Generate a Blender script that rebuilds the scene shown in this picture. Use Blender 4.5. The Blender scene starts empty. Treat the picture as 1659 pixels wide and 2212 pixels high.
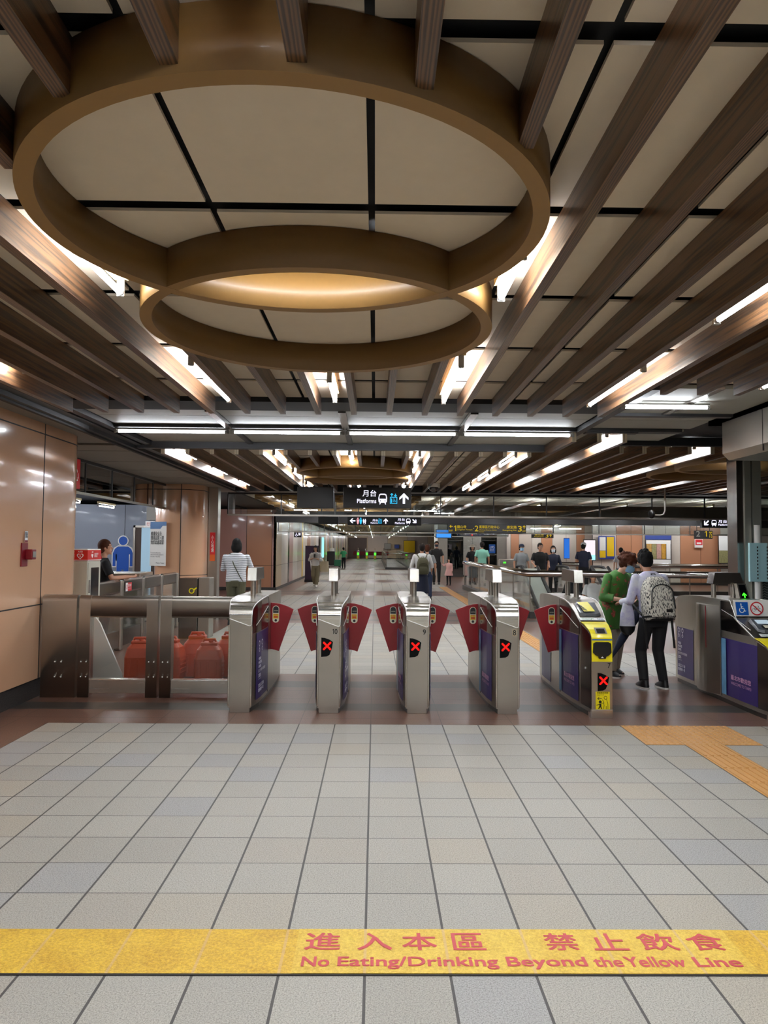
import bpy, bmesh, math, random
from mathutils import Vector, Matrix, Euler
random.seed(7)
PI = math.pi
SC = bpy.context.scene
COL = SC.collection
V3 = Vector

# ---------------------------------------------------------------- materials
class NT:
    """small helper that writes node trees"""
    def __init__(s, mat):
        mat.use_nodes = True
        s.t = mat.node_tree
        s.t.nodes.clear()
        s.out = s.t.nodes.new('ShaderNodeOutputMaterial')
    def n(s, kind, **kw):
        nd = s.t.nodes.new('ShaderNode' + kind)
        for k, v in kw.items():
            if k.startswith('i_'):
                key = k[2:]
                key = int(key) if key.isdigit() else key.replace('_', ' ')
                s.put(nd.inputs[key], v)
            else:
                setattr(nd, k, v)
        return nd
    def put(s, sock, v):
        if isinstance(v, bpy.types.NodeSocket):
            s.t.links.new(v, sock)
        else:
            sock.default_value = v
    def m(s, op, a, b=0.0, c=0.0):
        nd = s.t.nodes.new('ShaderNodeMath'); nd.operation = op
        s.put(nd.inputs[0], a); s.put(nd.inputs[1], b); s.put(nd.inputs[2], c)
        return nd.outputs[0]
    def mix(s, f, a, b):
        nd = s.t.nodes.new('ShaderNodeMix'); nd.data_type = 'RGBA'
        s.put(nd.inputs[0], f); s.put(nd.inputs[6], a); s.put(nd.inputs[7], b)
        return nd.outputs[2]
    def ramp(s, f, stops):
        nd = s.t.nodes.new('ShaderNodeValToRGB')
        cr = nd.color_ramp
        while len(cr.elements) < len(stops): cr.elements.new(0.5)
        for e, (p, c) in zip(cr.elements, stops):
            e.position = p; e.color = c
        s.put(nd.inputs[0], f)
        return nd.outputs[0]
    def sep(s, v):
        nd = s.t.nodes.new('ShaderNodeSeparateXYZ'); s.t.links.new(v, nd.inputs[0])
        return nd.outputs[0], nd.outputs[1], nd.outputs[2]
    def comb(s, x, y, z):
        nd = s.t.nodes.new('ShaderNodeCombineXYZ')
        for i, a in enumerate((x, y, z)): s.put(nd.inputs[i], a)
        return nd.outputs[0]
    def obj(s):
        return s.t.nodes.new('ShaderNodeTexCoord').outputs['Object']
    def mapped(s, scale, loc=(0, 0, 0), rot=(0, 0, 0)):
        nd = s.t.nodes.new('ShaderNodeMapping')
        s.t.links.new(s.obj(), nd.inputs[0])
        nd.inputs[1].default_value = loc; nd.inputs[2].default_value = rot; nd.inputs[3].default_value = scale
        return nd.outputs[0]
    def noise(s, scale, detail=3, vec=None, rough=.5):
        nd = s.n('TexNoise'); nd.inputs['Scale'].default_value = scale
        nd.inputs['Detail'].default_value = detail; nd.inputs['Roughness'].default_value = rough
        s.t.links.new(vec if vec is not None else s.obj(), nd.inputs['Vector'])
        return nd.outputs[0]
    def bsdf(s, color, rough=.5, metal=0., bump=None, bs=.3, coat=0., spec=.5, emit=None, es=0.):
        b = s.t.nodes.new('ShaderNodeBsdfPrincipled')
        s.put(b.inputs['Base Color'], color); s.put(b.inputs['Roughness'], rough)
        s.put(b.inputs['Metallic'], metal); s.put(b.inputs['Coat Weight'], coat)
        s.put(b.inputs['Coat Roughness'], .06)
        s.put(b.inputs['Specular IOR Level'], spec)
        if emit is not None:
            s.put(b.inputs['Emission Color'], emit); s.put(b.inputs['Emission Strength'], es)
        if bump is not None:
            bn = s.t.nodes.new('ShaderNodeBump'); bn.inputs['Strength'].default_value = bs
            bn.inputs['Distance'].default_value = .01
            s.put(bn.inputs['Height'], bump); s.t.links.new(bn.outputs[0], b.inputs['Normal'])
        s.t.links.new(b.outputs[0], s.out.inputs[0])
        return b

def srgb(*c):
    if len(c) == 1:
        h = c[0].lstrip('#'); c = [int(h[i:i+2], 16) for i in (0, 2, 4)]
    o = []
    for v in c:
        v = v / 255.
        o.append(v / 12.92 if v <= .04045 else ((v + .055) / 1.055) ** 2.4)
    return (o[0], o[1], o[2], 1.)

M = {}
def mat(name, color, rough=.5, metal=0., coat=0., spec=.5, nz=0., ns=30, emit=None, es=0., bump=0.):
    """plain surface with slight procedural variation"""
    if name in M: return M[name]
    m = bpy.data.materials.new(name); t = NT(m)
    c = srgb(color) if isinstance(color, str) else color
    col = c; bp = None
    if nz or bump:
        f = t.noise(ns, 4)
        if nz:
            d = tuple(x * (1 - nz) for x in c[:3]) + (1,)
            l = tuple(min(1, x * (1 + nz)) for x in c[:3]) + (1,)
            col = t.mix(f, d, l)
        if bump: bp = f
    t.bsdf(col, rough, metal, bp, bump, coat, spec, srgb(emit) if isinstance(emit, str) else emit, es)
    M[name] = m
    return m

def steel(name, color, rough=.3, axis='z', var=.12):
    m = bpy.data.materials.new(name); t = NT(m)
    sc = {'z': (260, 260, 3), 'x': (3, 260, 260), 'y': (260, 3, 260)}[axis]
    f = t.noise(1, 3, t.mapped(sc))
    g = t.noise(3.5, 3)
    c = srgb(color)
    col = t.mix(g, tuple(x * (1 - var) for x in c[:3]) + (1,), tuple(min(1, x * (1 + var)) for x in c[:3]) + (1,))
    r = t.m('ADD', t.m('MULTIPLY', f, .07), rough - .035)
    t.bsdf(col, r, 1., f, .012)
    M[name] = m
    return m

def wood(name, dark, light, axis='y'):
    m = bpy.data.materials.new(name); t = NT(m)
    sc = {'y': (110, 2.4, 110), 'x': (2.4, 110, 110)}[axis]
    v = t.mapped(sc)
    f = t.noise(1.6, 5, v, .65)
    w = t.n('TexWave'); w.inputs['Scale'].default_value = .9; w.inputs['Distortion'].default_value = 9
    w.inputs['Detail'].default_value = 3; t.t.links.new(t.mapped({'y': (36, 1.1, 36), 'x': (1.1, 36, 36)}[axis]), w.inputs[0])
    g = t.m('ADD', t.m('MULTIPLY', f, .6), t.m('MULTIPLY', w.outputs[1], .4))
    col = t.ramp(g, [(.28, srgb(dark)), (.7, srgb(light))])
    t.bsdf(col, .34, 0., g, .12, .12)
    M[name] = m
    return m

def glass(name, tint=(1, 1, 1, 1), refl=1.0, rough=.0, cover=0.):
    """thin pane: clear see-through plus Fresnel mirror"""
    m = bpy.data.materials.new(name); t = NT(m)
    tr = t.n('BsdfTransparent'); tr.inputs[0].default_value = tint
    gl = t.n('BsdfGlossy'); gl.inputs['Roughness'].default_value = rough; gl.inputs[0].default_value = (1, 1, 1, 1)
    fr = t.n('Fresnel'); fr.inputs[0].default_value = 1.5
    f = t.m('MINIMUM', t.m('ADD', t.m('MULTIPLY', fr.outputs[0], 1.6 * refl), .02 + cover), 1.)
    mx = t.n('MixShader'); t.put(mx.inputs[0], f)
    t.t.links.new(tr.outputs[0], mx.inputs[1]); t.t.links.new(gl.outputs[0], mx.inputs[2])
    t.t.links.new(mx.outputs[0], t.out.inputs[0])
    M[name] = m
    return m

def glow(name, color, strength):
    if name in M: return M[name]
    m = bpy.data.materials.new(name); t = NT(m)
    e = t.n('Emission'); e.inputs[0].default_value = srgb(color) if isinstance(color, str) else color
    e.inputs[1].default_value = strength
    t.t.links.new(e.outputs[0], t.out.inputs[0])
    M[name] = m
    return m

# ---------------------------------------------------------------- mesh building
class MB:
    def __init__(s):
        s.v = []; s.f = []; s.mi = []; s.mats = []; s.sm = []
    def _m(s, m):
        if m is None: return 0
        if m not in s.mats: s.mats.append(m)
        return s.mats.index(m)
    def add(s, vs, fs, m=None, T=None, smooth=False):
        b = len(s.v)
        for p in vs:
            p = V3(p)
            s.v.append(T @ p if T is not None else p)
        k = s._m(m)
        for f in fs:
            s.f.append([b + i for i in f]); s.mi.append(k); s.sm.append(smooth)
        return s
    def box(s, a, b, m=None, T=None, bev=0.):
        x0, y0, z0 = [min(p, q) for p, q in zip(a, b)]; x1, y1, z1 = [max(p, q) for p, q in zip(a, b)]
        if bev > 0:
            bm = bmesh.new(); bmesh.ops.create_cube(bm, size=1)
            for v in bm.verts:
                v.co = V3(((x0 + x1) / 2 + v.co.x * (x1 - x0), (y0 + y1) / 2 + v.co.y * (y1 - y0), (z0 + z1) / 2 + v.co.z * (z1 - z0)))
            bmesh.ops.bevel(bm, geom=list(bm.edges), offset=bev, segments=2, profile=.6, affect='EDGES')
            bm.verts.index_update()
            s.add([v.co.copy() for v in bm.verts], [[v.index for v in f.verts] for f in bm.faces], m, T)
            bm.free(); return s
        vs = [(x0, y0, z0), (x1, y0, z0), (x1, y1, z0), (x0, y1, z0), (x0, y0, z1), (x1, y0, z1), (x1, y1, z1), (x0, y1, z1)]
        fs = [(0, 3, 2, 1), (4, 5, 6, 7), (0, 1, 5, 4), (1, 2, 6, 5), (2, 3, 7, 6), (3, 0, 4, 7)]
        return s.add(vs, fs, m, T)
    def cyl(s, a, b, r0, r1=None, n=16, m=None, caps=True, smooth=True, T=None):
        a = V3(a); b = V3(b); r1 = r0 if r1 is None else r1
        d = (b - a).normalized(); u = d.orthogonal().normalized(); w = d.cross(u)
        vs = []
        for p, r in ((a, r0), (b, r1)):
            for i in range(n):
                t = 2 * PI * i / n
                vs.append(p + (u * math.cos(t) + w * math.sin(t)) * r)
        s.add(vs, [(i, (i + 1) % n, n + (i + 1) % n, n + i) for i in range(n)], m, T, smooth)
        if caps:
            s.add(vs[:n], [list(range(n))[::-1]], m, T); s.add(vs[n:], [list(range(n))], m, T)
        return s
    def tube(s, pts, r, n=10, m=None, closed=False, T=None):
        pts = [V3(p) for p in pts]; k = len(pts); rings = []
        up = None
        for i, p in enumerate(pts):
            if closed: d = (pts[(i + 1) % k] - pts[i - 1]).normalized()
            else: d = (pts[min(i + 1, k - 1)] - pts[max(i - 1, 0)]).normalized()
            if up is None: up = d.orthogonal().normalized()
            up = (up - d * up.dot(d)).normalized(); w = d.cross(up)
            rr = r[i] if isinstance(r, (list, tuple)) else r
            rings += [p + (up * math.cos(2 * PI * j / n) + w * math.sin(2 * PI * j / n)) * rr for j in range(n)]
        fs = []
        for i in range(k if closed else k - 1):
            a = i * n; b = ((i + 1) % k) * n
            fs += [(a + j, a + (j + 1) % n, b + (j + 1) % n, b + j) for j in range(n)]
        s.add(rings, fs, m, T, True)
        if not closed:
            s.add(rings[:n], [list(range(n))[::-1]], m, T); s.add(rings[-n:], [list(range(n))], m, T)
        return s
    def prism(s, poly, ext, origin=(0, 0, 0), u=(1, 0, 0), v=(0, 0, 1), m=None, T=None):
        """polygon in the (u, v) plane pushed out by ext along u x v"""
        o = V3(origin); u = V3(u); v = V3(v); w = u.cross(v).normalized() * ext
        n = len(poly)
        bot = [o + u * p[0] + v * p[1] for p in poly]; top = [p + w for p in bot]
        fs = [list(range(n))[::-1], list(range(n, 2 * n))] + [(i, (i + 1) % n, n + (i + 1) % n, n + i) for i in range(n)]
        return s.add(bot + top, fs, m, T)
    def loft(s, rings, m=None, caps=True, smooth=True, T=None, closed=True):
        n = len(rings[0]); vs = [p for r in rings for p in r]; fs = []
        for i in range(len(rings) - 1):
            for j in range(n if closed else n - 1):
                fs.append((i * n + j, i * n + (j + 1) % n, (i + 1) * n + (j + 1) % n, (i + 1) * n + j))
        s.add(vs, fs, m, T, smooth)
        if caps:
            s.add(rings[0], [list(range(n))[::-1]], m, T); s.add(rings[-1], [list(range(n))], m, T)
        return s
    def ball(s, c, r, m=None, seg=16, rng=10, T=None, rot=None):
        if not isinstance(r, (list, tuple)): r = (r, r, r)
        R = rot if rot is not None else Matrix.Identity(3); c = V3(c)
        vs = [c + R @ V3((0, 0, r[2]))]
        for i in range(1, rng):
            ph = PI * i / rng
            for j in range(seg):
                th = 2 * PI * j / seg
                vs.append(c + R @ V3((r[0] * math.sin(ph) * math.cos(th), r[1] * math.sin(ph) * math.sin(th), r[2] * math.cos(ph))))
        vs.append(c + R @ V3((0, 0, -r[2])))
        fs = [(0, 1 + j, 1 + (j + 1) % seg) for j in range(seg)]
        for i in range(rng - 2):
            a = 1 + i * seg; b = a + seg
            fs += [(a + j, b + j, b + (j + 1) % seg, a + (j + 1) % seg) for j in range(seg)]
        a = 1 + (rng - 2) * seg; e = len(vs) - 1
        fs += [(a + j, e, a + (j + 1) % seg) for j in range(seg)]
        return s.add(vs, fs, m, T, True)
    def mesh(s, name):
        me = bpy.data.meshes.new(name)
        me.from_pydata([tuple(p) for p in s.v], [], s.f)
        for p, k, q in zip(me.polygons, s.mi, s.sm):
            p.material_index = k; p.use_smooth = q
        bm = bmesh.new(); bm.from_mesh(me)
        bmesh.ops.recalc_face_normals(bm, faces=bm.faces)
        bm.to_mesh(me); bm.free()
        return me
    def build(s, name, m=None, parent=None, bevel=0., **props):
        me = s.mesh(name)
        ms = [x for x in s.mats] or []
        if m is not None and not ms: ms = [m]
        for x in ms: me.materials.append(x)
        o = bpy.data.objects.new(name, me); COL.objects.link(o)
        if parent is not None: o.parent = parent
        if bevel:
            b = o.modifiers.new('bevel', 'BEVEL'); b.width = bevel; b.segments = 2; b.limit_method = 'ANGLE'
        for k, v in props.items(): o[k] = v
        return o

def thing(name, label, cat, loc=(0, 0, 0), rz=0., group=None):
    o = bpy.data.objects.new(name, None); COL.objects.link(o)
    o.empty_display_size = .1
    o.location = loc; o.rotation_euler = (0, 0, rz); o['label'] = label; o['category'] = cat
    if group: o['group'] = group
    return o
def tag(o, label, cat, group=None):
    o['label'] = label; o['category'] = cat
    if group: o['group'] = group
    return o
def struct(o):
    o['kind'] = 'structure'; return o
def kids(o):
    return [c for c in bpy.data.objects if c.parent == o]
def dup(o, loc=None, rz=None, parent=None, **props):
    c = o.copy(); COL.objects.link(c)
    c.parent = parent
    if loc is not None: c.location = loc
    if rz is not None: c.rotation_euler = (0, 0, rz)
    for k, v in props.items(): c[k] = v
    for ch in kids(o): dup(ch, parent=c)
    return c

def frame(o, r, u):
    r = V3(r).normalized(); u = V3(u).normalized(); n = r.cross(u)
    return Matrix(((r.x, u.x, n.x, o[0]), (r.y, u.y, n.y, o[1]), (r.z, u.z, n.z, o[2]), (0, 0, 0, 1)))
FRONT = ((1, 0, 0), (0, 0, 1))      # faces the camera (-Y)
def text_mesh(txt, bold=0.):
    cu = bpy.data.curves.new('lettering', 'FONT'); cu.body = txt; cu.size = 1; cu.offset = bold
    cu.resolution_u = 3; cu.space_line = .95
    o = bpy.data.objects.new('lettering', cu); COL.objects.link(o)
    dg = bpy.context.evaluated_depsgraph_get()
    me = bpy.data.meshes.new_from_object(o.evaluated_get(dg))
    vs = [v.co.copy() for v in me.vertices]; fs = [list(p.vertices) for p in me.polygons]
    bpy.data.objects.remove(o); bpy.data.curves.remove(cu); bpy.data.meshes.remove(me)
    return vs, fs
def put_text(mb, txt, x, y, w, h, T, m=None, bold=.012, keep=False):
    """lettering fitted into the rectangle (x, y, w, h) of plane T"""
    vs, fs = text_mesh(txt, 0.)
    if not vs: return mb
    x0 = min(v.x for v in vs); x1 = max(v.x for v in vs); y0 = min(v.y for v in vs); y1 = max(v.y for v in vs)
    sx = w / max(1e-6, x1 - x0); sy = h / max(1e-6, y1 - y0)
    if keep: sx = sy = min(sx, sy)
    for kq, (ox, oy) in enumerate([(0, 0)] if not bold else [(-1, -1), (1, -1), (-1, 1), (1, 1), (0, 0)]):
        mb.add([(x + (v.x - x0 + ox * bold) * sx, y + (v.y - y0 + oy * bold) * sy, kq * .00025) for v in vs], fs, m, T)
    return mb
def one(mb, x, y, w, h, T, m=None):
    return poly(mb, [(x + w * .55, y), (x + w, y), (x + w, y + h), (x + w * .6, y + h), (x, y + h * .80), (x, y + h * .66), (x + w * .55, y + h * .82)], T, m)
def rect(mb, x, y, w, h, T, m=None, z=0.):
    return mb.add([(x, y, z), (x + w, y, z), (x + w, y + h, z), (x, y + h, z)], [(0, 1, 2, 3)], m, T)
def poly(mb, pts, T, m=None, z=0.):
    return mb.add([(p[0], p[1], z) for p in pts], [list(range(len(pts)))], m, T)
def disc(mb, cx, cy, r, T, m=None, z=0., n=24, ry=None):
    ry = ry or r
    return poly(mb, [(cx + r * math.cos(2 * PI * i / n), cy + ry * math.sin(2 * PI * i / n)) for i in range(n)], T, m, z)
def ringp(mb, cx, cy, r0, r1, T, m=None, z=0., n=32, a0=0., a1=2 * PI):
    vs = []; fs = []
    for i in range(n + 1):
        a = a0 + (a1 - a0) * i / n
        vs += [(cx + r0 * math.cos(a), cy + r0 * math.sin(a), z), (cx + r1 * math.cos(a), cy + r1 * math.sin(a), z)]
    for i in range(n): fs.append((2 * i, 2 * i + 1, 2 * i + 3, 2 * i + 2))
    return mb.add(vs, fs, m, T)
def line(mb, a, b, w, T, m=None, z=0.):
    a = V3((a[0], a[1], 0)); b = V3((b[0], b[1], 0)); d = (b - a).normalized(); n = V3((-d.y, d.x, 0)) * w / 2
    return poly(mb, [a - n, b - n, b + n, a + n], T, m, z)
def arrow(mb, cx, cy, s, ang, T, m=None, z=0.):
    """solid arrow of size s pointing along ang"""
    c, si = math.cos(ang), math.sin(ang)
    def q(x, y): return (cx + (x * c - y * si) * s, cy + (x * si + y * c) * s)
    poly(mb, [q(.5, 0), q(.08, .42), q(-.14, .42), q(.12, .11), q(-.5, .11), q(-.5, -.11), q(.12, -.11), q(-.14, -.42), q(.08, -.42)], T, m, z)
    return mb
def rrect(w, h, r, n=5):
    pts = []
    for cx, cy, a in ((w / 2 - r, h / 2 - r, 0), (-w / 2 + r, h / 2 - r, 90), (-w / 2 + r, -h / 2 + r, 180), (w / 2 - r, -h / 2 + r, 270)):
        for i in range(n + 1):
            t = math.radians(a + 90 * i / n); pts.append((cx + r * math.cos(t), cy + r * math.sin(t)))
    return pts

# ---------------------------------------------------------------- palette
steel('steel_brushed', '#b3ada3', .34, 'z')
steel('steel_bright', '#dfdcd3', .26, 'x')
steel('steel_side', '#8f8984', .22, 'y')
steel('steel_dark', '#5f5c5a', .3, 'x')
mat('chrome', '#cfcdc8', .12, 1.)
wood('wood_slat', '#33261e', '#6f4f34')
mat('ring_gold', '#74552a', .5, 0., .05, nz=.06, ns=60)
mat('ring_gold_lit', '#8e6a36', .5, 0., nz=.05, ns=60)  # lighter gold for ring undersides, light off the floor painted in
mat('ceiling_cream', '#d8c8b2', .8, nz=.05, ns=14)
mat('bay_white', '#a9a9a1', .55, nz=.03, ns=6)
mat('soffit_grey', '#8a857b', .7, nz=.04, ns=5)
mat('void_black', '#0b0b0f', .7)
mat('trim_dark', '#3d3c3d', .4, .6)
mat('peach_panel', '#d3a582', .16, 0., .6, nz=.035, ns=3)
mat('seam_black', '#120d0b', .6)
mat('black', '#0c0c0d', .45)
mat('black_gloss', '#0d0e11', .1, 0., .5)
mat('rubber', '#17171a', .6)
mat('flap_red', '#93101f', .35, 0., .25, nz=.04)
mat('white', '#e6e4de', .5)
mat('pure_white', '#f4f4f2', .4)
mat('yellow_bright', '#f2e013', .35, 0., .2)
mat('poster_purple', '#2c1a60', .4, 0., .12)
mat('poster_blue', '#5f93b8', .35, nz=.35, ns=9)
mat('orange_plastic', '#c9573a', .42, nz=.06, ns=20)
mat('wall_blue_grey', '#8d96a5', .4, 0., .1, nz=.03, ns=2)
mat('sign_black', '#1d1d1f', .55)
mat('tube_holder', '#8d8a83', .5)
mat('batten', '#c8b88e', .5)
glass('pane_clear', (.96, .98, .97, 1), .35, 0., -.01)
glass('pane_smoke', (.80, .84, .83, 1), 1.6, 0., .05)
glass('pane_dark', (.18, .24, .25, 1), 1.3, 0., .05)
glow('tube_glow', '#f1f7ff', 100.); glow('tube_soft', '#f1f7ff', 26.)

def granite(name, c0, c1, rough=.4, sc=160):
    m = bpy.data.materials.new(name); t = NT(m)
    v = t.n('TexVoronoi'); v.inputs['Scale'].default_value = sc; t.t.links.new(t.obj(), v.inputs[0])
    f = t.noise(sc * 1.3, 2)
    g = t.m('MULTIPLY', v.outputs[0], f)
    t.bsdf(t.ramp(g, [(.1, srgb(c0)), (.45, srgb(c1))]), rough)
    M[name] = m; return m
granite('granite_dark', '#1c1a1a', '#4a4643')
# ================================================================ FLOOR
FX0, FY0, TS = -.024, 6.227, .3     # tile grid origin and size
def floor_material():
    m = bpy.data.materials.new('floor_tiles'); t = NT(m)
    x, y, _ = t.sep(t.obj())
    u = t.m('DIVIDE', t.m('SUBTRACT', x, FX0), TS); v = t.m('DIVIDE', t.m('SUBTRACT', y, FY0), TS)
    fu = t.m('FRACT', t.m('ADD', u, 60)); fv = t.m('FRACT', t.m('ADD', v, 60))
    du = t.m('MINIMUM', fu, t.m('SUBTRACT', 1, fu)); dv = t.m('MINIMUM', fv, t.m('SUBTRACT', 1, fv))
    gu = t.m('LESS_THAN', du, .0165); gv = t.m('LESS_THAN', dv, .0095)
    idn = t.n('TexWhiteNoise', noise_dimensions='2D')
    t.t.links.new(t.comb(t.m('FLOOR', u), t.m('FLOOR', v), 0), idn.inputs[0])
    rid, gid, bid = t.sep(idn.outputs['Color'])
    grout = t.m('MAXIMUM', gu, gv)
    sp = t.noise(170, 3, None, .75)
    sp2 = t.noise(620, 1)
    base = t.mix(rid, srgb('#a19d94'), srgb('#aba79d'))
    base = t.mix(t.m('MULTIPLY', t.m('GREATER_THAN', gid, .84), .6), base, srgb('#9c9c9d'))
    base = t.mix(t.m('MULTIPLY', t.m('GREATER_THAN', bid, .86), .6), base, srgb('#aaa191'))
    spk = t.ramp(t.m('ADD', t.m('MULTIPLY', sp, .5), t.m('MULTIPLY', sp2, .5)), [(.40, (.22, .21, .2, 1)), (.485, (.96, .96, .95, 1)), (.60, (1.3, 1.3, 1.28, 1))])
    mu = t.n('Mix', data_type='RGBA', blend_type='MULTIPLY'); mu.inputs[0].default_value = .9
    t.put(mu.inputs[6], base); t.put(mu.inputs[7], spk)
    grey = mu.outputs[2]
    # polished red-brown granite bands with two dark strips, repeating down the hall
    per = t.m('MULTIPLY', t.m('FRACT', t.m('DIVIDE', t.m('ADD', t.m('SUBTRACT', y, 6.227), 80.5), 8.05)), 8.05)
    band = t.m('MULTIPLY', t.m('LESS_THAN', per, 2.4), t.m('GREATER_THAN', y, 6.2))
    left = t.m('MULTIPLY', t.m('LESS_THAN', x, -2.724), t.m('GREATER_THAN', y, 1.4))
    right = t.m('MULTIPLY', t.m('GREATER_THAN', x, 2.70), t.m('GREATER_THAN', y, 10.5))
    brown = t.m('MAXIMUM', band, t.m('MAXIMUM', left, right))
    s1 = t.m('MULTIPLY', t.m('GREATER_THAN', per, .51), t.m('LESS_THAN', per, .81))
    s2 = t.m('MULTIPLY', t.m('GREATER_THAN', per, 1.60), t.m('LESS_THAN', per, 1.95))
    dark = t.m('MULTIPLY', t.m('MAXIMUM', s1, s2), band)
    n3 = t.noise(110, 3, None, .75); n4 = t.noise(2.2, 3)
    red = t.mix(t.ramp(n3, [(.35, (0, 0, 0, 1)), (.65, (1, 1, 1, 1))]), srgb('#4a3229'), srgb('#8b6555'))
    red = t.mix(t.m('MULTIPLY', n4, .35), red, srgb('#5b4a41')); red = t.mix(t.m('MULTIPLY', rid, .3), red, srgb('#65463a'))
    dk = t.mix(n3, srgb('#262220'), srgb('#4f4943'))
    red = t.mix(dark, red, dk)
    # granite slabs are twice as wide as the tiles
    u2 = t.m('FRACT', t.m('ADD', t.m('DIVIDE', u, 2), 40)); d2 = t.m('MINIMUM', u2, t.m('SUBTRACT', 1, u2))
    g2 = t.m('MAXIMUM', t.m('LESS_THAN', d2, .006), t.m('MULTIPLY', t.m('LESS_THAN', t.m('ABSOLUTE', t.m('SUBTRACT', t.m('FRACT', t.m('MULTIPLY', per, 2.45)), .5)), .012), band))
    red = t.mix(t.m('MULTIPLY', g2, .75), red, srgb('#2c211d'))
    col = t.mix(t.m('MULTIPLY', grout, .95), grey, srgb('#353331'))
    col = t.mix(brown, col, red)
    rough = t.m('SUBTRACT', .44, t.m('MULTIPLY', brown, .17))
    rough = t.m('ADD', rough, t.m('MULTIPLY', sp, .1))
    h = t.m('ADD', t.m('MULTIPLY', t.m('SUBTRACT', 1, grout), 1.), t.m('MULTIPLY', sp, .35))
    t.bsdf(col, rough, 0., t.m('MULTIPLY', h, t.m('SUBTRACT', 1, brown)), .25)
    return m
fm = floor_material()
mb = MB()
HOLE = (3.45, 15.75, 9.9, 21.5)   # escalator well
xs = [-14, HOLE[0], HOLE[2], 19]; ys = [-7, HOLE[1], HOLE[3], 92]
for i in range(3):
    for j in range(3):
        if i == 1 and j == 1: continue
        mb.box((xs[i], ys[j], -.12), (xs[i + 1], ys[j + 1], 0))
struct(mb.build('floor', fm))

# yellow painted warning band across the tiles, with a lettered vinyl strip
def yellow_mat(name, c0, c1):
    m = bpy.data.materials.new(name); t = NT(m)
    x, y, _ = t.sep(t.obj())
    f = t.noise(95, 4, None, .7); g = t.noise(7, 2)
    u = t.m('FRACT', t.m('ADD', t.m('DIVIDE', t.m('SUBTRACT', x, FX0), TS), 60))
    du = t.m('MINIMUM', u, t.m('SUBTRACT', 1, u))
    col = t.ramp(t.m('ADD', t.m('MULTIPLY', f, .75), t.m('MULTIPLY', g, .25)), [(.34, srgb(c0)), (.62, srgb(c1))])
    col = t.mix(t.m('MULTIPLY', t.m('LESS_THAN', du, .018), .55), col, srgb('#d9b48a'))
    t.bsdf(col, .42, 0., f, .5)
    M[name] = m; return m
yellow_mat('band_yellow', '#bf8c18', '#efc640'); yellow_mat('vinyl_yellow', '#cfa22c', '#f3d258')
band = thing('warning_band', 'wide yellow painted warning band lying across the grey floor tiles', 'floor marking', (0, 2.777, 0))
B = MB(); B.box((-3.2, -.147, .0), (3.2, .147, .004)); B.build('painted_strip', M['band_yellow'], band)
Bk = MB(); Bk.box((-3.2, -.156, .0), (3.2, -.146, .0035)); Bk.build('dark_edge', M['seam_black'], band)
sh = MB(); sh.box((-.281, -.147, .004), (1.367, .147, .0056)); so = sh.build('vinyl_sheet', M['vinyl_yellow'], band)
mat('letter_red', '#c94a4e', .5, nz=.1, ns=60)
T = frame((0, 0, .0062), (1, 0, 0), (0, 1, 0))
L = MB()
for ch, a, b in (('進', -.249, -.118), ('入', -.052, .074), ('本', .115, .243), ('區', .305, .424), ('禁', .655, .775), ('止', .830, .957), ('飲', 1.012, 1.148), ('食', 1.197, 1.331)):
    put_text(L, ch, a, -.001, b - a, .115, T, bold=.012)
L.build('lettering', M['letter_red'], band); L = MB()
for w_, a, b, y0, h_ in (('No', -.250, -.152, 0, .06), ('Eating/Drinking', -.120, .453, -.0156, .0765), ('Beyond', .487, .772, -.0156, .0765), ('the', .800, .902, 0, .06), ('Yellow', .914, 1.128, 0, .062), ('Line', 1.165, 1.329, 0, .06)):
    put_text(L, w_, a, -.108 + y0, b - a, h_, T, bold=.018)
L.build('lettering', M['letter_red'], band)

# tactile paving
def tactile():
    m = bpy.data.materials.new('tactile_orange'); t = NT(m)
    f = t.noise(120, 3); x, y, _ = t.sep(t.obj())
    t.bsdf(t.mix(f, srgb('#b98243'), srgb('#d6a565')), .45)
    M['tactile'] = m
tactile()
def paver_dots(x, y):
    b = MB(); b.box((.003, .003, 0), (.297, .297, .003))
    for i in range(6):
        for j in range(6):
            b.cyl((.025 + i * .05, .025 + j * .05, .003), (.025 + i * .05, .025 + j * .05, .008), .014, .009, 8)
    return b
def paver_bars():
    b = MB(); b.box((.003, .003, 0), (.297, .297, .003))
    for i in range(6):
        b.box((.016 + i * .05, .012, .003), (.036 + i * .05, .288, .0075))
    return b
pd = None; pb_ = None
for i in range(3):
    for j in range(2):
        x = FX0 + (7 + i) * TS; y = FY0 - (1 + j) * TS
        if pd is None:
            pd = paver_dots(0, 0).build('dotted_paver', M['tactile']); pd.location = (x, y, 0)
            tag(pd, 'orange tactile floor tile covered with raised round dots', 'floor tile', 'dotted tactile tiles before the wide gate')
        else: dup(pd, (x, y, 0))
y = FY0 - 3 * TS; k = 0
for yy in [y - q * TS for q in range(9)] + [FY0 + 2.4 + .09 + q * TS for q in range(62)]:
    if 6.2 < yy < 8.62 or (14.27 < yy - 0 < 16.6 and False): continue
    x = FX0 + 8 * TS
    near = yy < 6
    lab = 'orange tactile floor tile with raised lengthwise bars, in the row in front of the gates' if near else 'orange tactile floor tile with lengthwise bars, in the row beyond the gates'
    gr = 'barred tactile tiles before the gates' if near else 'barred tactile tiles beyond the gates'
    if pb_ is None:
        pb_ = paver_bars().build('barred_paver', M['tactile']); pb_.location = (x, yy, 0); tag(pb_, lab, 'floor tile', gr)
    else:
        dup(pb_, (x, yy, 0), label=lab, group=gr)

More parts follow.
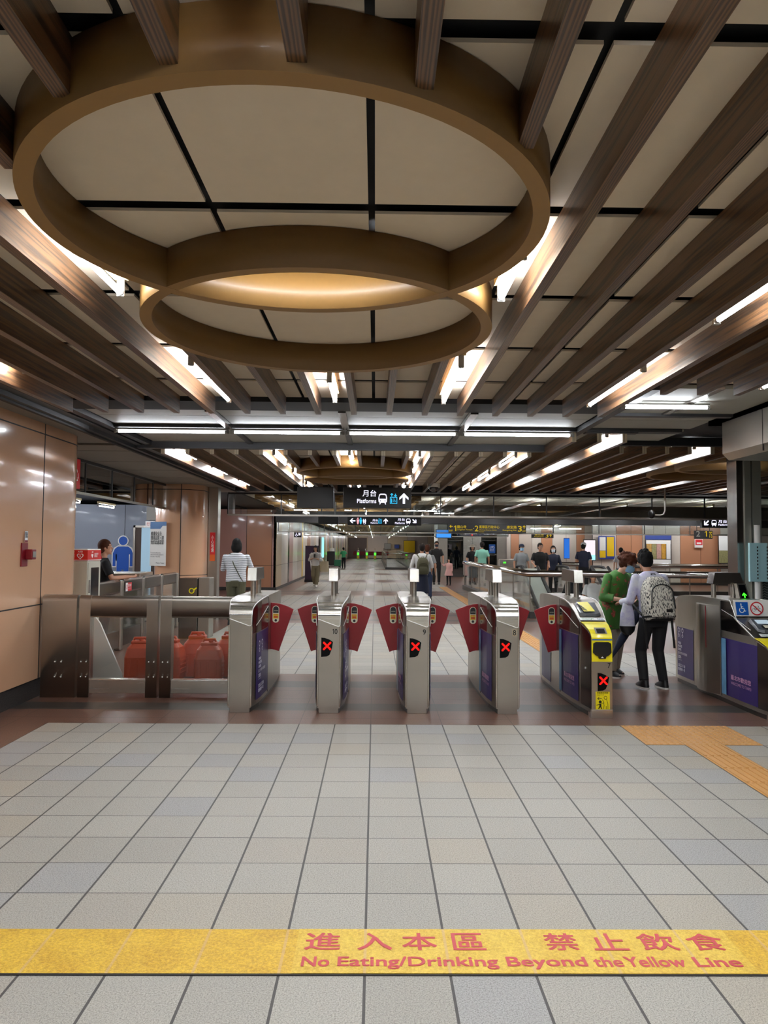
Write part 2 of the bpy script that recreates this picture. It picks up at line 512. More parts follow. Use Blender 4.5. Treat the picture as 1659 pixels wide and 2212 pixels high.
# ================================================================ CEILING
ZC, ZS = 2.757, 2.608                # ceiling face, underside of the slats
def panel_field(name, x0, x1, y0, y1, mt, gx=.6, gy=.955, ox=FX0, oy=1.735, gap=(.0125, .040), z=ZC, drop=.03):
    """ceiling boards with open dark joints: one surface of the room"""
    b = MB()
    i0 = math.floor((x0 - ox) / gx); i1 = math.ceil((x1 - ox) / gx)
    j0 = math.floor((y0 - oy) / gy); j1 = math.ceil((y1 - oy) / gy)
    for i in range(i0, i1):
        for j in range(j0, j1):
            a = max(x0, ox + i * gx + gap[0]); c = min(x1, ox + (i + 1) * gx - gap[0])
            d = max(y0, oy + j * gy + gap[1]); e = min(y1, oy + (j + 1) * gy - gap[1])
            if c - a > .02 and e - d > .02: b.box((a, d, z), (c, e, z + .012))
    return struct(b.build(name, mt))
b = MB(); b.box((-14, -7, 2.80), (19, 92, 2.9)); struct(b.build('ceiling', M['void_black']))
panel_field('ceiling_panels', -2.9, 3.3, -6, 6.2, M['ceiling_cream'])
panel_field('ceiling_panels', -2.9, 9, 9.02, 15.1, M['ceiling_cream'], gy=.6, oy=9.02)
# white bay between the slatted bays
b = MB()
for k in range(-1, 6):
    x0 = -1.521 + (k - 1) * 1.208 + .03; x1 = -1.521 + k * 1.208 - .03
    x0 = max(x0, -2.78); x1 = min(x1, 3.28)
    if x1 < x0 + .1: continue
    b.box((x0, 6.62, ZC - .012), (x1, 7.05, ZC + .01)); b.box((x0, 7.06, ZC - .012), (x1, 7.56, ZC + .01))
    b.box((x0, 7.72, ZC - .012), (x1, 8.86, ZC + .01))
struct(b.build('ceiling_bay', M['bay_white']))
b = MB()
b.box((2.12, 5.56, ZC - .03), (3.28, 6.60, ZC)); struct(b.build('ceiling_bay', M['bay_white']))
b = MB()   # dark edge beams of the bays
b.box((-2.9, 6.19, 2.715), (2.06, 6.60, ZC + .03), M['void_black'])
b.box((-2.9, 6.585, 2.735), (2.06, 6.60, 2.741), M['bay_white'])
b.box((-2.9, 8.86, 2.665), (2.2, 8.95, ZC + .03), M['trim_dark'])
b.box((2.2, 7.60, 2.70), (2.75, 7.70, ZC + .03), M['trim_dark'])
b.box((2.75, 8.42, 2.69), (9, 8.50, ZC + .03), M['void_black'])
b.box((-2.9, 15.12, 2.62), (9, 15.2, ZC + .03), M['void_black'])
struct(b.build('ceiling_beam'))
b = MB()   # lengthwise and crosswise channels in the white bay
for xx in (-1.521, -.313, .895):
    b.box((xx - .035, 6.60, 2.70), (xx + .035, 7.58, 2.735), M['steel_side']); b.box((xx - .03, 7.72, 2.72), (xx + .03, 8.86, 2.745), M['trim_dark'])
b.box((-2.80, 6.3, 2.70), (-2.72, 8.86, 2.75), M['trim_dark'])
b.box((2.10, 5.5, 2.70), (2.17, 8.4, 2.75), M['trim_dark'])
b.box((-2.8, 7.57, 2.71), (3.2, 7.70, 2.75), M['trim_dark'])
b.box((2.17, 6.60, 2.70), (3.28, 6.68, 2.76), M['trim_dark'])
b.box((2.60, 5.5, 2.71), (2.66, 6.6, 2.745), M['steel_side'])
struct(b.build('ceiling_channel'))
# side soffit at the left, dropped below the slatted ceiling
b = MB()
b.box((-13.5, -6, 2.68), (-3.02, 8.60, 2.76), M['soffit_grey'])
yy = 8.78
b.box((-13.5, 8.78, 2.68), (-3.02, 9.3, 2.76), M['soffit_grey'])
yy = 9.33
while yy < 16:
    b.box((-13.5, yy, 2.68), (-3.02, yy + 1.16, 2.76), M['soffit_grey']); yy += 1.19
b.box((-14, -6, 2.70), (-3.03, 16.9, 2.762), M['void_black'])
struct(b.build('ceiling_soffit'))
b = MB()
b.box((-3.02, -6, 2.64), (-2.98, 16.5, 2.80), M['seam_black']); b.box((-2.98, -6, 2.66), (-2.93, 16.5, 2.80), M['trim_dark'])
b.box((-2.93, -6, 2.70), (-2.84, 16.5, 2.80), M['trim_dark'])
struct(b.build('trim_1'))

# rings
def ring_mesh(cx, cy, R, Ri, z0, z1, cut=None):
    b = MB(); n = 96; vo = []
    prof = [(R, z0), (R, z1), (Ri, z1), (Ri, z0)]
    rings = []
    for i in range(n):
        a = 2 * PI * i / n
        rings.append([V3((cx + r * math.cos(a), cy + r * math.sin(a), z)) for r, z in prof])
    vs = [p for r in rings for p in r]
    for i in range(n):
        j = (i + 1) % n
        for k in range(4):
            k2 = (k + 1) % 4
            m_ = M['ring_gold_lit'] if k == 3 else M['ring_gold']
            b.add([rings[i][k], rings[j][k], rings[j][k2], rings[i][k2]], [(0, 1, 2, 3)], m_, None, k in (0, 2))
    return b
RINGS = []
def ring_pair(cx, c1, c2, R, lab1, lab2):
    for cy, lab in ((c1, lab1), (c2, lab2)):
        o = thing('ceiling_ring', lab, 'ceiling ring', (cx, cy, ZC + (.0012 if cy == c2 else 0)))
        bb = ring_mesh(0, 0, R, R - .055, 2.585 - ZC, -.004)
        me = bb.mesh('ring_band'); 
        for x in bb.mats: me.materials.append(x)
        bm = bmesh.new(); bm.from_mesh(me); bmesh.ops.remove_doubles(bm, verts=bm.verts, dist=1e-5)
        bmesh.ops.recalc_face_normals(bm, faces=bm.faces); bm.to_mesh(me); bm.free()
        r = bpy.data.objects.new('ring_band', me); COL.objects.link(r); r.parent = o
    RINGS.append((cx, c1, c2, R))
ring_pair(-.295, 2.511, 3.707, .875, 'large golden brown ceiling ring closest overhead, overlapping a second ring', 'golden brown ceiling ring overlapping the far side of the closest one')
ring_pair(-.32, 11.0, 12.2, .87, 'golden ceiling ring above the black platform sign, nearer of its pair', 'golden ceiling ring above the black platform sign, farther of its pair')
ring_pair(4.95, 9.75, 10.8, .87, 'golden ceiling ring beside the steel pillar at right, nearer of its pair', 'golden ceiling ring beside the steel pillar at right, farther of its pair')

mat('cut_end', '#b8a88c', .6, nz=.2, ns=300)
def spans(x, y0, y1):
    """pieces of a slat left over where the rings cut it"""
    ps = [(y0, y1)]
    for cx, c1, c2, R in RINGS:
        d = abs(x - cx)
        if d >= R: continue
        h = math.sqrt(R * R - d * d); a, c = c1 - h, c2 + h
        q = []
        for p in ps:
            if a > p[1] or c < p[0]: q.append(p); continue
            if a > p[0]: q.append((p[0], a))
            if c < p[1]: q.append((c, p[1]))
        ps = q
    return [p for p in ps if p[1] - p[0] > .1]
def slat(x, y0, y1, lab, grp, w=.047, z0=ZS):
    for a, c in spans(x, y0, y1):
        b = MB(); b.box((-w / 2, 0, 0), (w / 2, c - a, ZC - z0 - .001), M['wood_slat'])
        if y0 > 7 and a == y0:
            b.box((-w / 2 - .001, -.003, -.001), (-.002, .0, ZC - z0 - .002), M['cut_end']); b.box((.002, -.003, -.001), (w / 2 + .001, .0, ZC - z0 - .002), M['cut_end'])
        q = b.build('ceiling_slat'); q.location = (x, a, z0)
        tag(q, lab, 'ceiling slat', grp)
G1 = 'wooden slats overhead, nearer bay'; L1 = 'dark brown wooden slat hanging under the nearer ceiling bay, running away from the camera'
for k in range(-10, 6):
    x = .41 + .3 * k
    slat(x, -5.8, 6.18, L1, G1)
for k in range(5):
    slat(2.08 + .268 * k, -5.8, 5.24, L1, G1)
G2 = 'wooden slats beyond the white bay'; L2 = 'dark wooden slat with a pale cut end, in the bay beyond the long tube line'
for k in range(-10, 6):
    x = .41 + .3 * k
    if x < -2.8: continue
    slat(x - .02, 8.96, 15.05, L2, G2)
for k in range(24):
    x = 2.08 + .268 * k
    slat(x, 7.63 if k < 3 else 8.52, 15.05, L2, G2)

# lamps between the slats
def make_lamp(length=1.19, wide=True, glowm='tube_glow'):
    t_ = thing('ceiling_tube_light', 'x', 'lamp', (0, 0, 0))
    b = MB()
    if wide:
        b.box((-.03, 0, .06), (.03, length + .03, .115)); b.build('batten', M['batten'], t_)
    else:
        b.box((-.012, 0, .018), (.012, length, .03)); b.build('batten', M['tube_holder'], t_)
    for yy in (0, length):
        c = MB(); c.box((-.018, yy - .012, -.018), (.018, yy + .014, .06 if wide else .02), bev=.004); c.cyl((0, yy - .002, 0), (0, yy + .03, 0) if yy == 0 else (0, yy - .03, 0), .015, n=12)
        c.build('lamp_holder', M['tube_holder'], t_)
    c = MB(); c.cyl((0, .035, 0), (0, length - .035, 0), .0135, n=10); c.build('tube', M[glowm], t_)
    return t_
LAMPS = {}
def lamp(x, y, z, lab, grp, rz=0., kind='wide'):
    if kind not in LAMPS:
        o = LAMPS[kind] = make_lamp(1.19 if kind == 'wide' else 1.17, kind == 'wide', 'tube_soft' if kind == 'soft' else 'tube_glow'); o.location = (x, y, z); o.rotation_euler = (0, 0, rz)
    else: o = dup(LAMPS[kind], (x, y, z), rz); o.scale = (1, 1, 1)
    o['label'] = lab; o['group'] = grp
    return o
for x, ys_ in ((-2.49, (4.0, 1.6, -.8, -3.2)), (-1.165, (4.56, 2.80, -.1, -2.5, -4.9)), (-.325, (5.0, .1, -2.3, -4.7)), (.53, (4.54, 2.81, .02, -2.4, -4.8)), (1.70, (4.6, 2.41, 0.0, -2.4, -4.8)), (2.72, (3.9, 1.5, -.9, -3.3))):
    for yy in ys_:
        ln = 1.19
        o = lamp(x, yy, 2.635 if x > -2 else 2.715, 'lit white fluorescent tube hanging between the wooden slats of the nearer bay', 'tubes in the nearer slatted bay', 0., 'wide' if x > -2 else 'thin')
        if yy in (2.80, 2.81): o.scale = (1, .41, 1)
        if yy == 2.81: o.location.x = .567
        if (x, yy) == (-.325, 5.0): o.scale = (1, .6, 1)
for x, ys_ in ((-2.53, (9.15, 11.3, 13.5)), (-1.28, (9.15, 11.3, 13.5)), (-.33, (9.1, 13.6)), (.55, (9.15, 11.3, 13.5)), (1.76, (9.15, 11.3, 13.5)), (2.48, (7.8, 10.2, 12.6)), (3.82, (8.7, 10.9, 13.1)), (5.16, (8.7, 12.9)), (6.5, (8.7, 10.9, 13.1))):
    for yy in ys_:
        lamp(x, yy, 2.64 if -2 < x < 2 else 2.705, 'lit white fluorescent tube between the slats beyond the white bay', 'tubes in the slatted bay beyond the white bay', 0., 'wide' if -2 < x < 2 else 'thin')
lamp(-.60, 3.0, 2.70, 'lit tube hidden between the two overlapping golden rings nearest overhead', 'tube inside the rings', -PI / 2, 'thin').scale = (1, .5, 1)
# long line of bare tubes across the white bay
for k in range(4):
    lamp(-2.722 + k * 1.207, 7.635, 2.675, 'bare lit tube, one of the long bright line across the white bay', 'line of tubes across the white bay', -PI / 2, 'soft')
# short tube farther right
lamp(2.06, 6.045, 2.675, 'short lit tube across the ceiling between slat ends and steel header', 'tubes', -PI / 2, 'soft').scale = (1, .62, 1)

# small ceiling fittings
def dome_camera(x, y, lab):
    t_ = thing('dome_camera', lab, 'camera', (x, y, 2.62))
    MB().cyl((0, 0, 0), (0, 0, .135), .02, n=8).build('stem', M['tube_holder'], t_)
    b = MB(); b.cyl((0, 0, -.02), (0, 0, .05), .12, .12, 24); b.build('housing', M['white'], t_)
    b = MB(); b.ball((0, 0, -.02), (.095, .095, .08)); b.build('dome', M['black_gloss'], t_)
dome_camera(1.08, 13.6, 'white dome camera under the slats, right of the platform sign')
# ================================================================ LEFT COLUMNS
def rounded_column(name, lab, x0, x1, y0, y1, r, seams, ztop=2.69):
    t_ = thing(name, lab, 'column', ((x0 + x1) / 2, (y0 + y1) / 2, 0))
    w, d = x1 - x0, y1 - y0
    def sect(z, off=0.): return [V3((p[0], p[1], z)) for p in rrect(w + off * 2, d + off * 2, r + off, 12)]
    MB().loft([sect(.18), sect(ztop)]).build('cladding', M['peach_panel'], t_)
    MB().loft([sect(0, -.012), sect(.18, -.012)]).build('stone_base', M['granite_dark'], t_)
    b = MB(); b.loft([sect(.893, .0015), sect(.905, .0015)]); b.loft([sect(2.57, .0015), sect(2.582, .0015)]); b.loft([sect(.176, .001), sect(.184, .001)])
    for sx, sy in seams:
        b.box((sx - .006 if abs(sx) < w / 2 - .01 else sx - .004, sy - .006, .18), (sx + .006 if abs(sx) < w / 2 - .01 else sx + .003, sy + .006, ztop))
    b.build('panel_joint', M['seam_black'], t_)
    return t_
c1 = rounded_column('cladded_column', 'large glossy peach column at the left edge, with a red call box', -5.4, -3.28, 4.6, 8.45, .5, [(1.06, .73)])
c2 = rounded_column('cladded_column', 'glossy peach column behind the orange water barriers', -4.40, -3.42, 14.3, 15.6, .46, [(.12, -.65)])
# steel strip at the right of the second column
MB().box((-3.41, 15.0, 0), (-3.22, 15.25, 2.69)).build('steel_post', M['steel_brushed'])
tag(bpy.data.objects['steel_post'], 'shiny steel post against the far side of the second peach column', 'post')
# ================================================================ SMOKE CURTAINS
def curtain(lab, A, Bp, z0, z1, n, rail=.03, pane=None, posts=True, drop=0.):
    A = V3((A[0], A[1], 0)); Bp = V3((Bp[0], Bp[1], 0)); d = Bp - A; Lg = d.length
    t_ = thing('glass_curtain', lab, 'glass smoke curtain', A, math.atan2(d.y, d.x))
    b = MB()
    b.box((0, -rail / 2, z0 - .035), (Lg, rail / 2, z0), M['steel_brushed'])
    b.box((0, -rail / 2, z1), (Lg, rail / 2, z1 + .04), M['trim_dark'])
    b.build('rail_frame', None, t_)
    for i in range(n):
        g = MB(); g.box((Lg * i / n + .006, -.004, z0), (Lg * (i + 1) / n - .006, .004, z1)); g.build('pane', pane or M['pane_smoke'], t_)
    if posts:
        for i in range(n + 1):
            g = MB(); g.box((Lg * i / n - .012, -.014, z0), (Lg * i / n + .012, .014, z1)); g.build('mullion', M['trim_dark'], t_)
    return t_
curtain('long row of hanging glass panes crossing the hall right behind the platform sign', (-3.2, 15.9), (9.5, 15.9), 2.17, 2.60, 11, .05)
curtain('hanging glass panes at left running from the first peach column to the second', (-4.12, 8.3), (-4.12, 14.6), 2.22, 2.64, 6, .04)
curtain('second row of hanging glass panes carrying the yellow exit sign', (-3.2, 24.2), (15, 24.2), 1.97, 2.26, 12, .05)
curtain('third far row of hanging glass panes above the central passage', (-3.2, 33), (6, 33), 1.98, 2.5, 8, .05)
b = MB(); b.box((.9, 16.6, 2.17), (9.4, 17.4, 2.45)); struct(b.build('ceiling_soffit', M['soffit_grey']))
b = MB()
b.box((-3.2, 15.2, 2.70), (9.4, 16.9, 2.78)); struct(b.build('ceiling_soffit', M['soffit_grey']))
b = MB(); b.box((-3.3, 24.25, 2.27), (18, 24.6, 2.8), M['trim_dark']); struct(b.build('ceiling_beam'))

b = MB()
j = 0
for X0, X1 in ((-3.2, -.05), (0, 3.1), (3.15, 6.3), (6.35, 9.5), (9.55, 14.)):
    y = 17.45
    while y < 87:
        if not (24.2 < y + .3 < 25.3): b.box((X0, y, 2.74), (X1, y + 1.16, 2.76))
        y += 1.2
struct(b.build('ceiling_panels', M['ceiling_cream']))
# ================================================================ TICKET GATES
GY = 6.625
HW = [(0, .10), (.04, .104), (.15, .122), (.3, .138), (.58, .148), (1.0, .15), (1.42, .148), (1.7, .138), (1.85, .122), (1.96, .104), (2.0, .10)]
def lerp(tab, y):
    for (a, p), (c, q) in zip(tab, tab[1:]):
        if a <= y <= c: return p + (q - p) * (y - a) / (c - a)
    return tab[0][1] if y < tab[0][0] else tab[-1][1]
TOPS = [(0, .87), (.006, .895), (.03, .925), (.08, .95), (.16, .972), (.3, .988), (.58, 1.0), (1.0, 1.0), (1.42, 1.0), (1.7, .988), (1.84, .972), (1.92, .95), (1.97, .925), (1.994, .895), (2.0, .87)]
def gate_body(hw=HW, tops=TOPS, z0=.045, L=2.0):
    ys_ = sorted(set([a for a, _ in hw] + [a for a, _ in tops]))
    rings = []
    for y in ys_:
        h = lerp(hw, y); zt = lerp(tops, y)
        rings.append([V3((-h, y, z0)), V3((h, y, z0)), V3((h, y, zt)), V3((-h, y, zt))])
    return rings
def body_mb(m, tops=TOPS, hw=HW, z0=.045):
    b = MB(); R = gate_body(hw, tops, z0)
    vs = [p for r in R for p in r]
    n = len(R)
    for i in range(n - 1):
        for k in range(4):
            k2 = (k + 1) % 4
            b.add([R[i][k], R[i][k2], R[i + 1][k2], R[i + 1][k]], [(0, 1, 2, 3)], m)
    b.add(R[0], [(3, 2, 1, 0)], m); b.add(R[-1], [(0, 1, 2, 3)], m)
    return b
def side_patch(y0, y1, z0, z1, side, off, m, hw=HW, n=6, top=None):
    b = MB()
    for i in range(n):
        a = y0 + (y1 - y0) * i / n; c = y0 + (y1 - y0) * (i + 1) / n
        ta = z1 if top is None else min(z1, lerp(top, a) - .012); tc = z1 if top is None else min(z1, lerp(top, c) - .012)
        xa = side * (lerp(hw, a) + off); xc = side * (lerp(hw, c) + off)
        b.add([(xa, a, z0), (xc, c, z0), (xc, c, tc), (xa, a, ta)], [(0, 1, 2, 3)], m)
        xa2 = side * (lerp(hw, a)); xc2 = side * lerp(hw, c)
        b.add([(xa, a, ta), (xc, c, tc), (xc2, c, tc), (xa2, a, ta)], [(0, 1, 2, 3)], m)
    return b
mat('text_white', '#f6f3ff', .5); mat('text_pink', '#d9a3c4', .5); mat('sticker_dark', '#222224', .4)
mat('sticker_cream', '#e9e2c9', .4); mat('sticker_yellow', '#e6c63c', .4); mat('sticker_orange', '#d65a28', .4)
glow('led_red', '#ff1a14', 2.4); glow('led_green', '#2dff1e', 4.)
mat('screw', '#f2f0ea', .4, .6)
def poster_side(t_, side, kind, hw=HW, y0=.13, y1=.66, z0=.085, z1=.69, lab=''):
    """printed purple panel on the flank of a gate"""
    o = side_patch(y0, y1, z0, z1, side, .004, M['poster_purple'], hw).build('poster', None, t_)
    h0, h1 = lerp(hw, y0) + .0075, lerp(hw, y1) + .0075
    # plane of the lettering: reads from its own left to right
    if side > 0: org = V3((h0, y0, 0)); rt = V3((h1 - h0, y1 - y0, 0))
    else: org = V3((-h1, y1, 0)); rt = V3((-(h0 - h1), y0 - y1, 0))
    W = rt.length; rt.normalize()
    # bowed flank: keep letters just outside of it
    org += V3((side * .007, 0, 0))
    T = frame(org, rt, (0, 0, 1)); L = MB()
    k = W / .53
    if kind == 'games':
        x = .06 * k
        tw = M['text_white']
        for zz, s_ in ((.585, 0), (.585, 1)):
            cx = x + (.03 + .12 * s_) * k
            ringp(L, cx, .59, .02, .026, T, tw); line(L, (cx, .57), (cx, .535), .008, T, tw); ringp(L, cx, .53, .012, .018, T, tw)
            line(L, (cx - .015, .612), (cx + .015, .60), .006, T, tw)
        line(L, (x + .09 * k, .50), (x + .09 * k, .62), .003, T, tw)
        for q, (w_, zz) in enumerate((('WORLD', .435), ('MASTERS', .400), ('GAMES', .365))): put_text(L, w_, x, zz, (.10, .13, .105)[q] * k, .026, T, tw)
        put_text(L, '臺北世界壯年運動會', x, .322, .30 * k, .030, T, tw, .0)
        put_text(L, '2025', x, .278, .10 * k, .032, T, tw)
        put_text(L, 'TAIPEI & NEW TAIPEI CITY', x, .256, .12 * k, .010, T, tw, 0)
        put_text(L, '2025.5.17-30', x, .185, .23 * k, .032, T, tw); put_text(L, '歡迎你的一場', x, .143, .22 * k, .034, T, tw)
        L.build('lettering', None, o)
    else:
        b2 = MB(); rect(b2, 0, z0 + .004, .075 * k, z1 - z0 - .008, T, M['poster_blue']); b2.build('blue_border', None, o)
        tp = M['text_pink']
        put_text(L, '臺北市歡迎您', .15 * k, .255, .30 * k, .046, T, tp, .015)
        put_text(L, 'WELCOME TO TAIPEI', .15 * k, .21, .30 * k, .026, T, tp, .0)
        L.build('lettering', None, o)
    return o
def display(t_, cx, y, z0, z1, lit=True, w=.105):
    """black shield shaped panel with a red cross of lamps"""
    H = z1 - z0; T = frame((cx, y, z0), *FRONT)
    b = MB()
    out = [(-w / 2, 0), (-w / 2, H), (-w / 2 + .03, H - .002), (w / 2 - .03, H - .018), (w / 2, H - .038), (w / 2 - .008, H * .45), (w / 2 - .03, .018), (w / 2 - .055, .004)]
    b.prism(out, .004, (cx, y + .002, z0), (1, 0, 0), (0, 0, 1)); d = b.build('display_panel', mat('display_black', '#050506', .5, spec=.12), t_)
    e = MB(); T = frame((cx, y - .0022, z0 + H * .5), *FRONT)
    s_ = .0082
    for i in range(9):
        for j in range(9):
            if abs(abs(i - 4) - abs(j - 4)) <= 1 and not (abs(i - 4) == 4 and abs(j - 4) == 3 and False):
                if abs(abs(i - 4) - abs(j - 4)) == 1 and (i + j) % 2 == 0: continue
                rect(e, (i - 4) * s_ - .0028, (j - 4) * s_ - .0028 + .012, .0056, .0056, T, M['led_red'])
    e.build('red_cross', None, d)
def flap(t_, side, y, hin=.135, hout=.378):
    b = MB()
    pts = [(hin, .918), (.2, .912), (.26, .898), (.32, .878), (hout, .850), (.235, .427), (.20, .440), (.17, .446), (hin, .448)]
    pts = [(p[0] * side, p[1]) for p in pts]
    if side < 0: pts = pts[::-1]
    b.prism(pts, .022, (0, y + .011, 0), (1, 0, 0), (0, 0, 1))
    f = b.build('flap', M['flap_red'], t_, bevel=.003)
    T = frame((side * .20, y - .0125, .80), *FRONT)
    s_ = MB(); poly(s_, rrect(.066, .17, .03), T, M['sticker_cream'])
    poly(s_, [(p[0], max(p[1], .012)) for p in rrect(.056, .16, .026)], T, M['sticker_dark'], .0006)
    rect(s_, -.028, -.045, .056, .05, T, M['sticker_yellow'], .0006)
    put_text(s_, '請勿靠近', -.022, -.01, .044, .014, frame((side * .20, y - .0132, .80), *FRONT), M['sticker_orange'])
    rect(s_, -.02, -.038, .04, .022, T, M['sticker_orange'], .0009)
    disc(s_, 0, -.062, .013, T, M['sticker_dark'], .0006, 14)
    put_text(s_, 'CAUTION', -.02, .03, .04, .010, frame((side * .20, y - .0135, .80), *FRONT), M['sticker_cream'], 0)
    s_.build('round_ended_sticker', None, f)
def sensor(t_, y0=.56, y1=1.06, zt=1.272, x=0.):
    for yy in (y0 + .09, y1 - .08):
        MB().cyl((x, yy, .99), (x, yy, 1.16), .026, n=20).build('sensor_post', M['steel_brushed'], t_)
        MB().cyl((x, yy, .995), (x, yy, 1.004), .04, n=20).build('post_collar', M['steel_bright'], t_)
    b = MB(); zb = 1.152
    b.loft([[V3((x - .045, y, zb)), V3((x + .045, y, zb)), V3((x + .045 - .002, y + s_ * .025, zt)), V3((x - .045 + .002, y + s_ * .025, zt))] for y, s_ in ((y0, 1), (y1, -1))], M['steel_side'], True, False)
    b.box((x - .046, y0 - .002, zb - .003), (x + .046, y0 + .02, zb + .004), M['steel_bright'])
    b.add([(x - .044, y0 - .003, zb), (x + .044, y0 - .003, zb), (x + .042, y0 + .021, zt + .001), (x - .042, y0 + .021, zt + .001)], [(0, 1, 2, 3)], M['steel_bright'])
    b.build('sensor_head', None, t_, bevel=.003)
def common(t_, front_cover=True, tops=TOPS, hw=HW, base_front=True):
    body_mb(M['steel_brushed'], tops, hw).build('body', None, t_, bevel=.006)
    b = MB()
    b.loft([[V3((lerp(hw, max(0, min(2, y))) * s_ - .012 * s_, y, z)) for y, s_ in [(.03, -1), (.03, 1), (.3, 1), (1., 1), (1.7, 1), (1.97, 1), (1.97, -1), (1.7, -1), (1., -1), (.3, -1)]] for z in (0, .046)], M['steel_dark'], True, False)
    b.build('plinth', None, t_)
    c = MB(); c.box((-.088, .008, 0), (.088, .06, .046)); c.build('foot_plate', M['steel_brushed'], t_, bevel=.003)
    for s_ in (-1, 1):
        p = side_patch(.03, .66, .70, 1.2, s_, .003, M['side_gloss'], hw, 14, tops); p.build('upper_side_panel', None, t_)
        e = MB(); pts = [(s_ * (lerp(hw, y) + .001), y, lerp(tops, y) + .001) for y in (0, .006, .03, .08, .16, .3, .45, .66)]
        e.tube(pts, .0045, 6); e.build('edge_trim', M['screw'], t_)
        e = MB(); e.tube([(s_ * (lerp(hw, y) + .006), y, z) for y, z in ((.64, .90), (.4, .845), (.2, .79), (.12, .765))], .002, 5); e.build('crease_line', M['screw'], t_)
        e = MB(); e.box((s_ * (lerp(hw, .67)) - .003, .662, .06), (s_ * (lerp(hw, .67)) + .004, .672, .985)); e.build('seam', M['seam_black'], t_)
        e = MB(); e.tube([(s_ * lerp(hw, 0), -.001, z) for z in (.06, .78)], .008, 8); e.build('corner_bead', M['steel_bright'], t_)
    if front_cover:
        b = MB(); f_ = -.004
        # hood, folded from the top down over the front
        prof = [(y, lerp(tops, y)) for y in (.62, .58, .3, .16, .08, .03, .006, 0)]
        for (a, za), (c_, zc) in zip(prof, prof[1:]):
            ha, hc = lerp(hw, a) - .002, lerp(hw, c_) - .002
            b.add([(-ha, a + f_, za + .004), (ha, a + f_, za + .004), (hc, c_ + f_, zc + .004), (-hc, c_ + f_, zc + .004)], [(0, 1, 2, 3)], M['steel_bright'], None, True)
        b.add([(-.1, f_, .874), (.1, f_, .874), (.1, f_, .868), (-.1, f_, .868)], [(0, 1, 2, 3)], M['trim_dark'])
        b.add([(-.1, f_ - .001, .868), (.098, f_ - .001, .868), (.098, f_ - .001, .782), (.09, f_ - .001, .774), (.078, f_ - .001, .772), (-.1, f_ - .001, .836)], [tuple(range(6))], M['steel_bright'])
        h = b.build('hood', None, t_)
        bm = bmesh.new(); bm.from_mesh(h.data); bmesh.ops.remove_doubles(bm, verts=bm.verts, dist=1e-5); bm.to_mesh(h.data); bm.free()
        MB().tube([(-.1, f_ - .003, .836), (.078, f_ - .003, .772), (.09, f_ - .003, .774), (.098, f_ - .003, .784), (.1, f_ - .003, .87)], .0042, 6).build('hood_rim', M['screw'], t_)
steel('side_gloss', '#736b69', .15, 'y')
def number(t_, s_, x, z, y=-.0055, w=.03, h=.046, plate=False):
    L = MB(); T = frame((0, y, 0), *FRONT)
    if plate: rect(L, x - .008, z - .008, w + .016, h + .016, frame((0, y + .001, 0), *FRONT), mat('plate_beige', '#b5a68c', .5))
    if s_ == '10':
        one(L, x, z, w * .32, h, T, M['black']); put_text(L, '0', x + w * .46, z, w * .54, h, T, M['black'], .01)
    else: put_text(L, s_, x, z, w, h, T, M['black'], .01)
    L.build('number', None, t_)
def basic_gate(num, x, lab, left_kind, right_kind, fl, fr, plate=False):
    t_ = thing('ticket_gate', lab, 'ticket gate', (x, GY, 0), 0, 'row of ticket gates')
    common(t_)
    poster_side(t_, 1, right_kind); poster_side(t_, -1, left_kind)
    sensor(t_)
    if fl: flap(t_, -1, .86)
    if fr: flap(t_, 1, .86)
    if num:
        number(t_, num, .028 if len(num) > 1 else .048, .705, w=.045 if len(num) > 1 else .026, plate=plate)
        display(t_, -.018, -.001, .50, .672)
    return t_
basic_gate('', -1.2, 'leftmost ticket gate, blank front without a number or display, beside the steel barrier', 'welcome', 'games', False, True)
basic_gate('10', -.405, 'ticket gate numbered 10 with a red cross on its display', 'welcome', 'games', True, True)
basic_gate('9', .388, 'ticket gate numbered 9 with a red cross on its display', 'welcome', 'games', True, True)
basic_gate('8', 1.2, 'ticket gate numbered 8 with a red cross on its display', 'welcome', 'games', True, True, True)

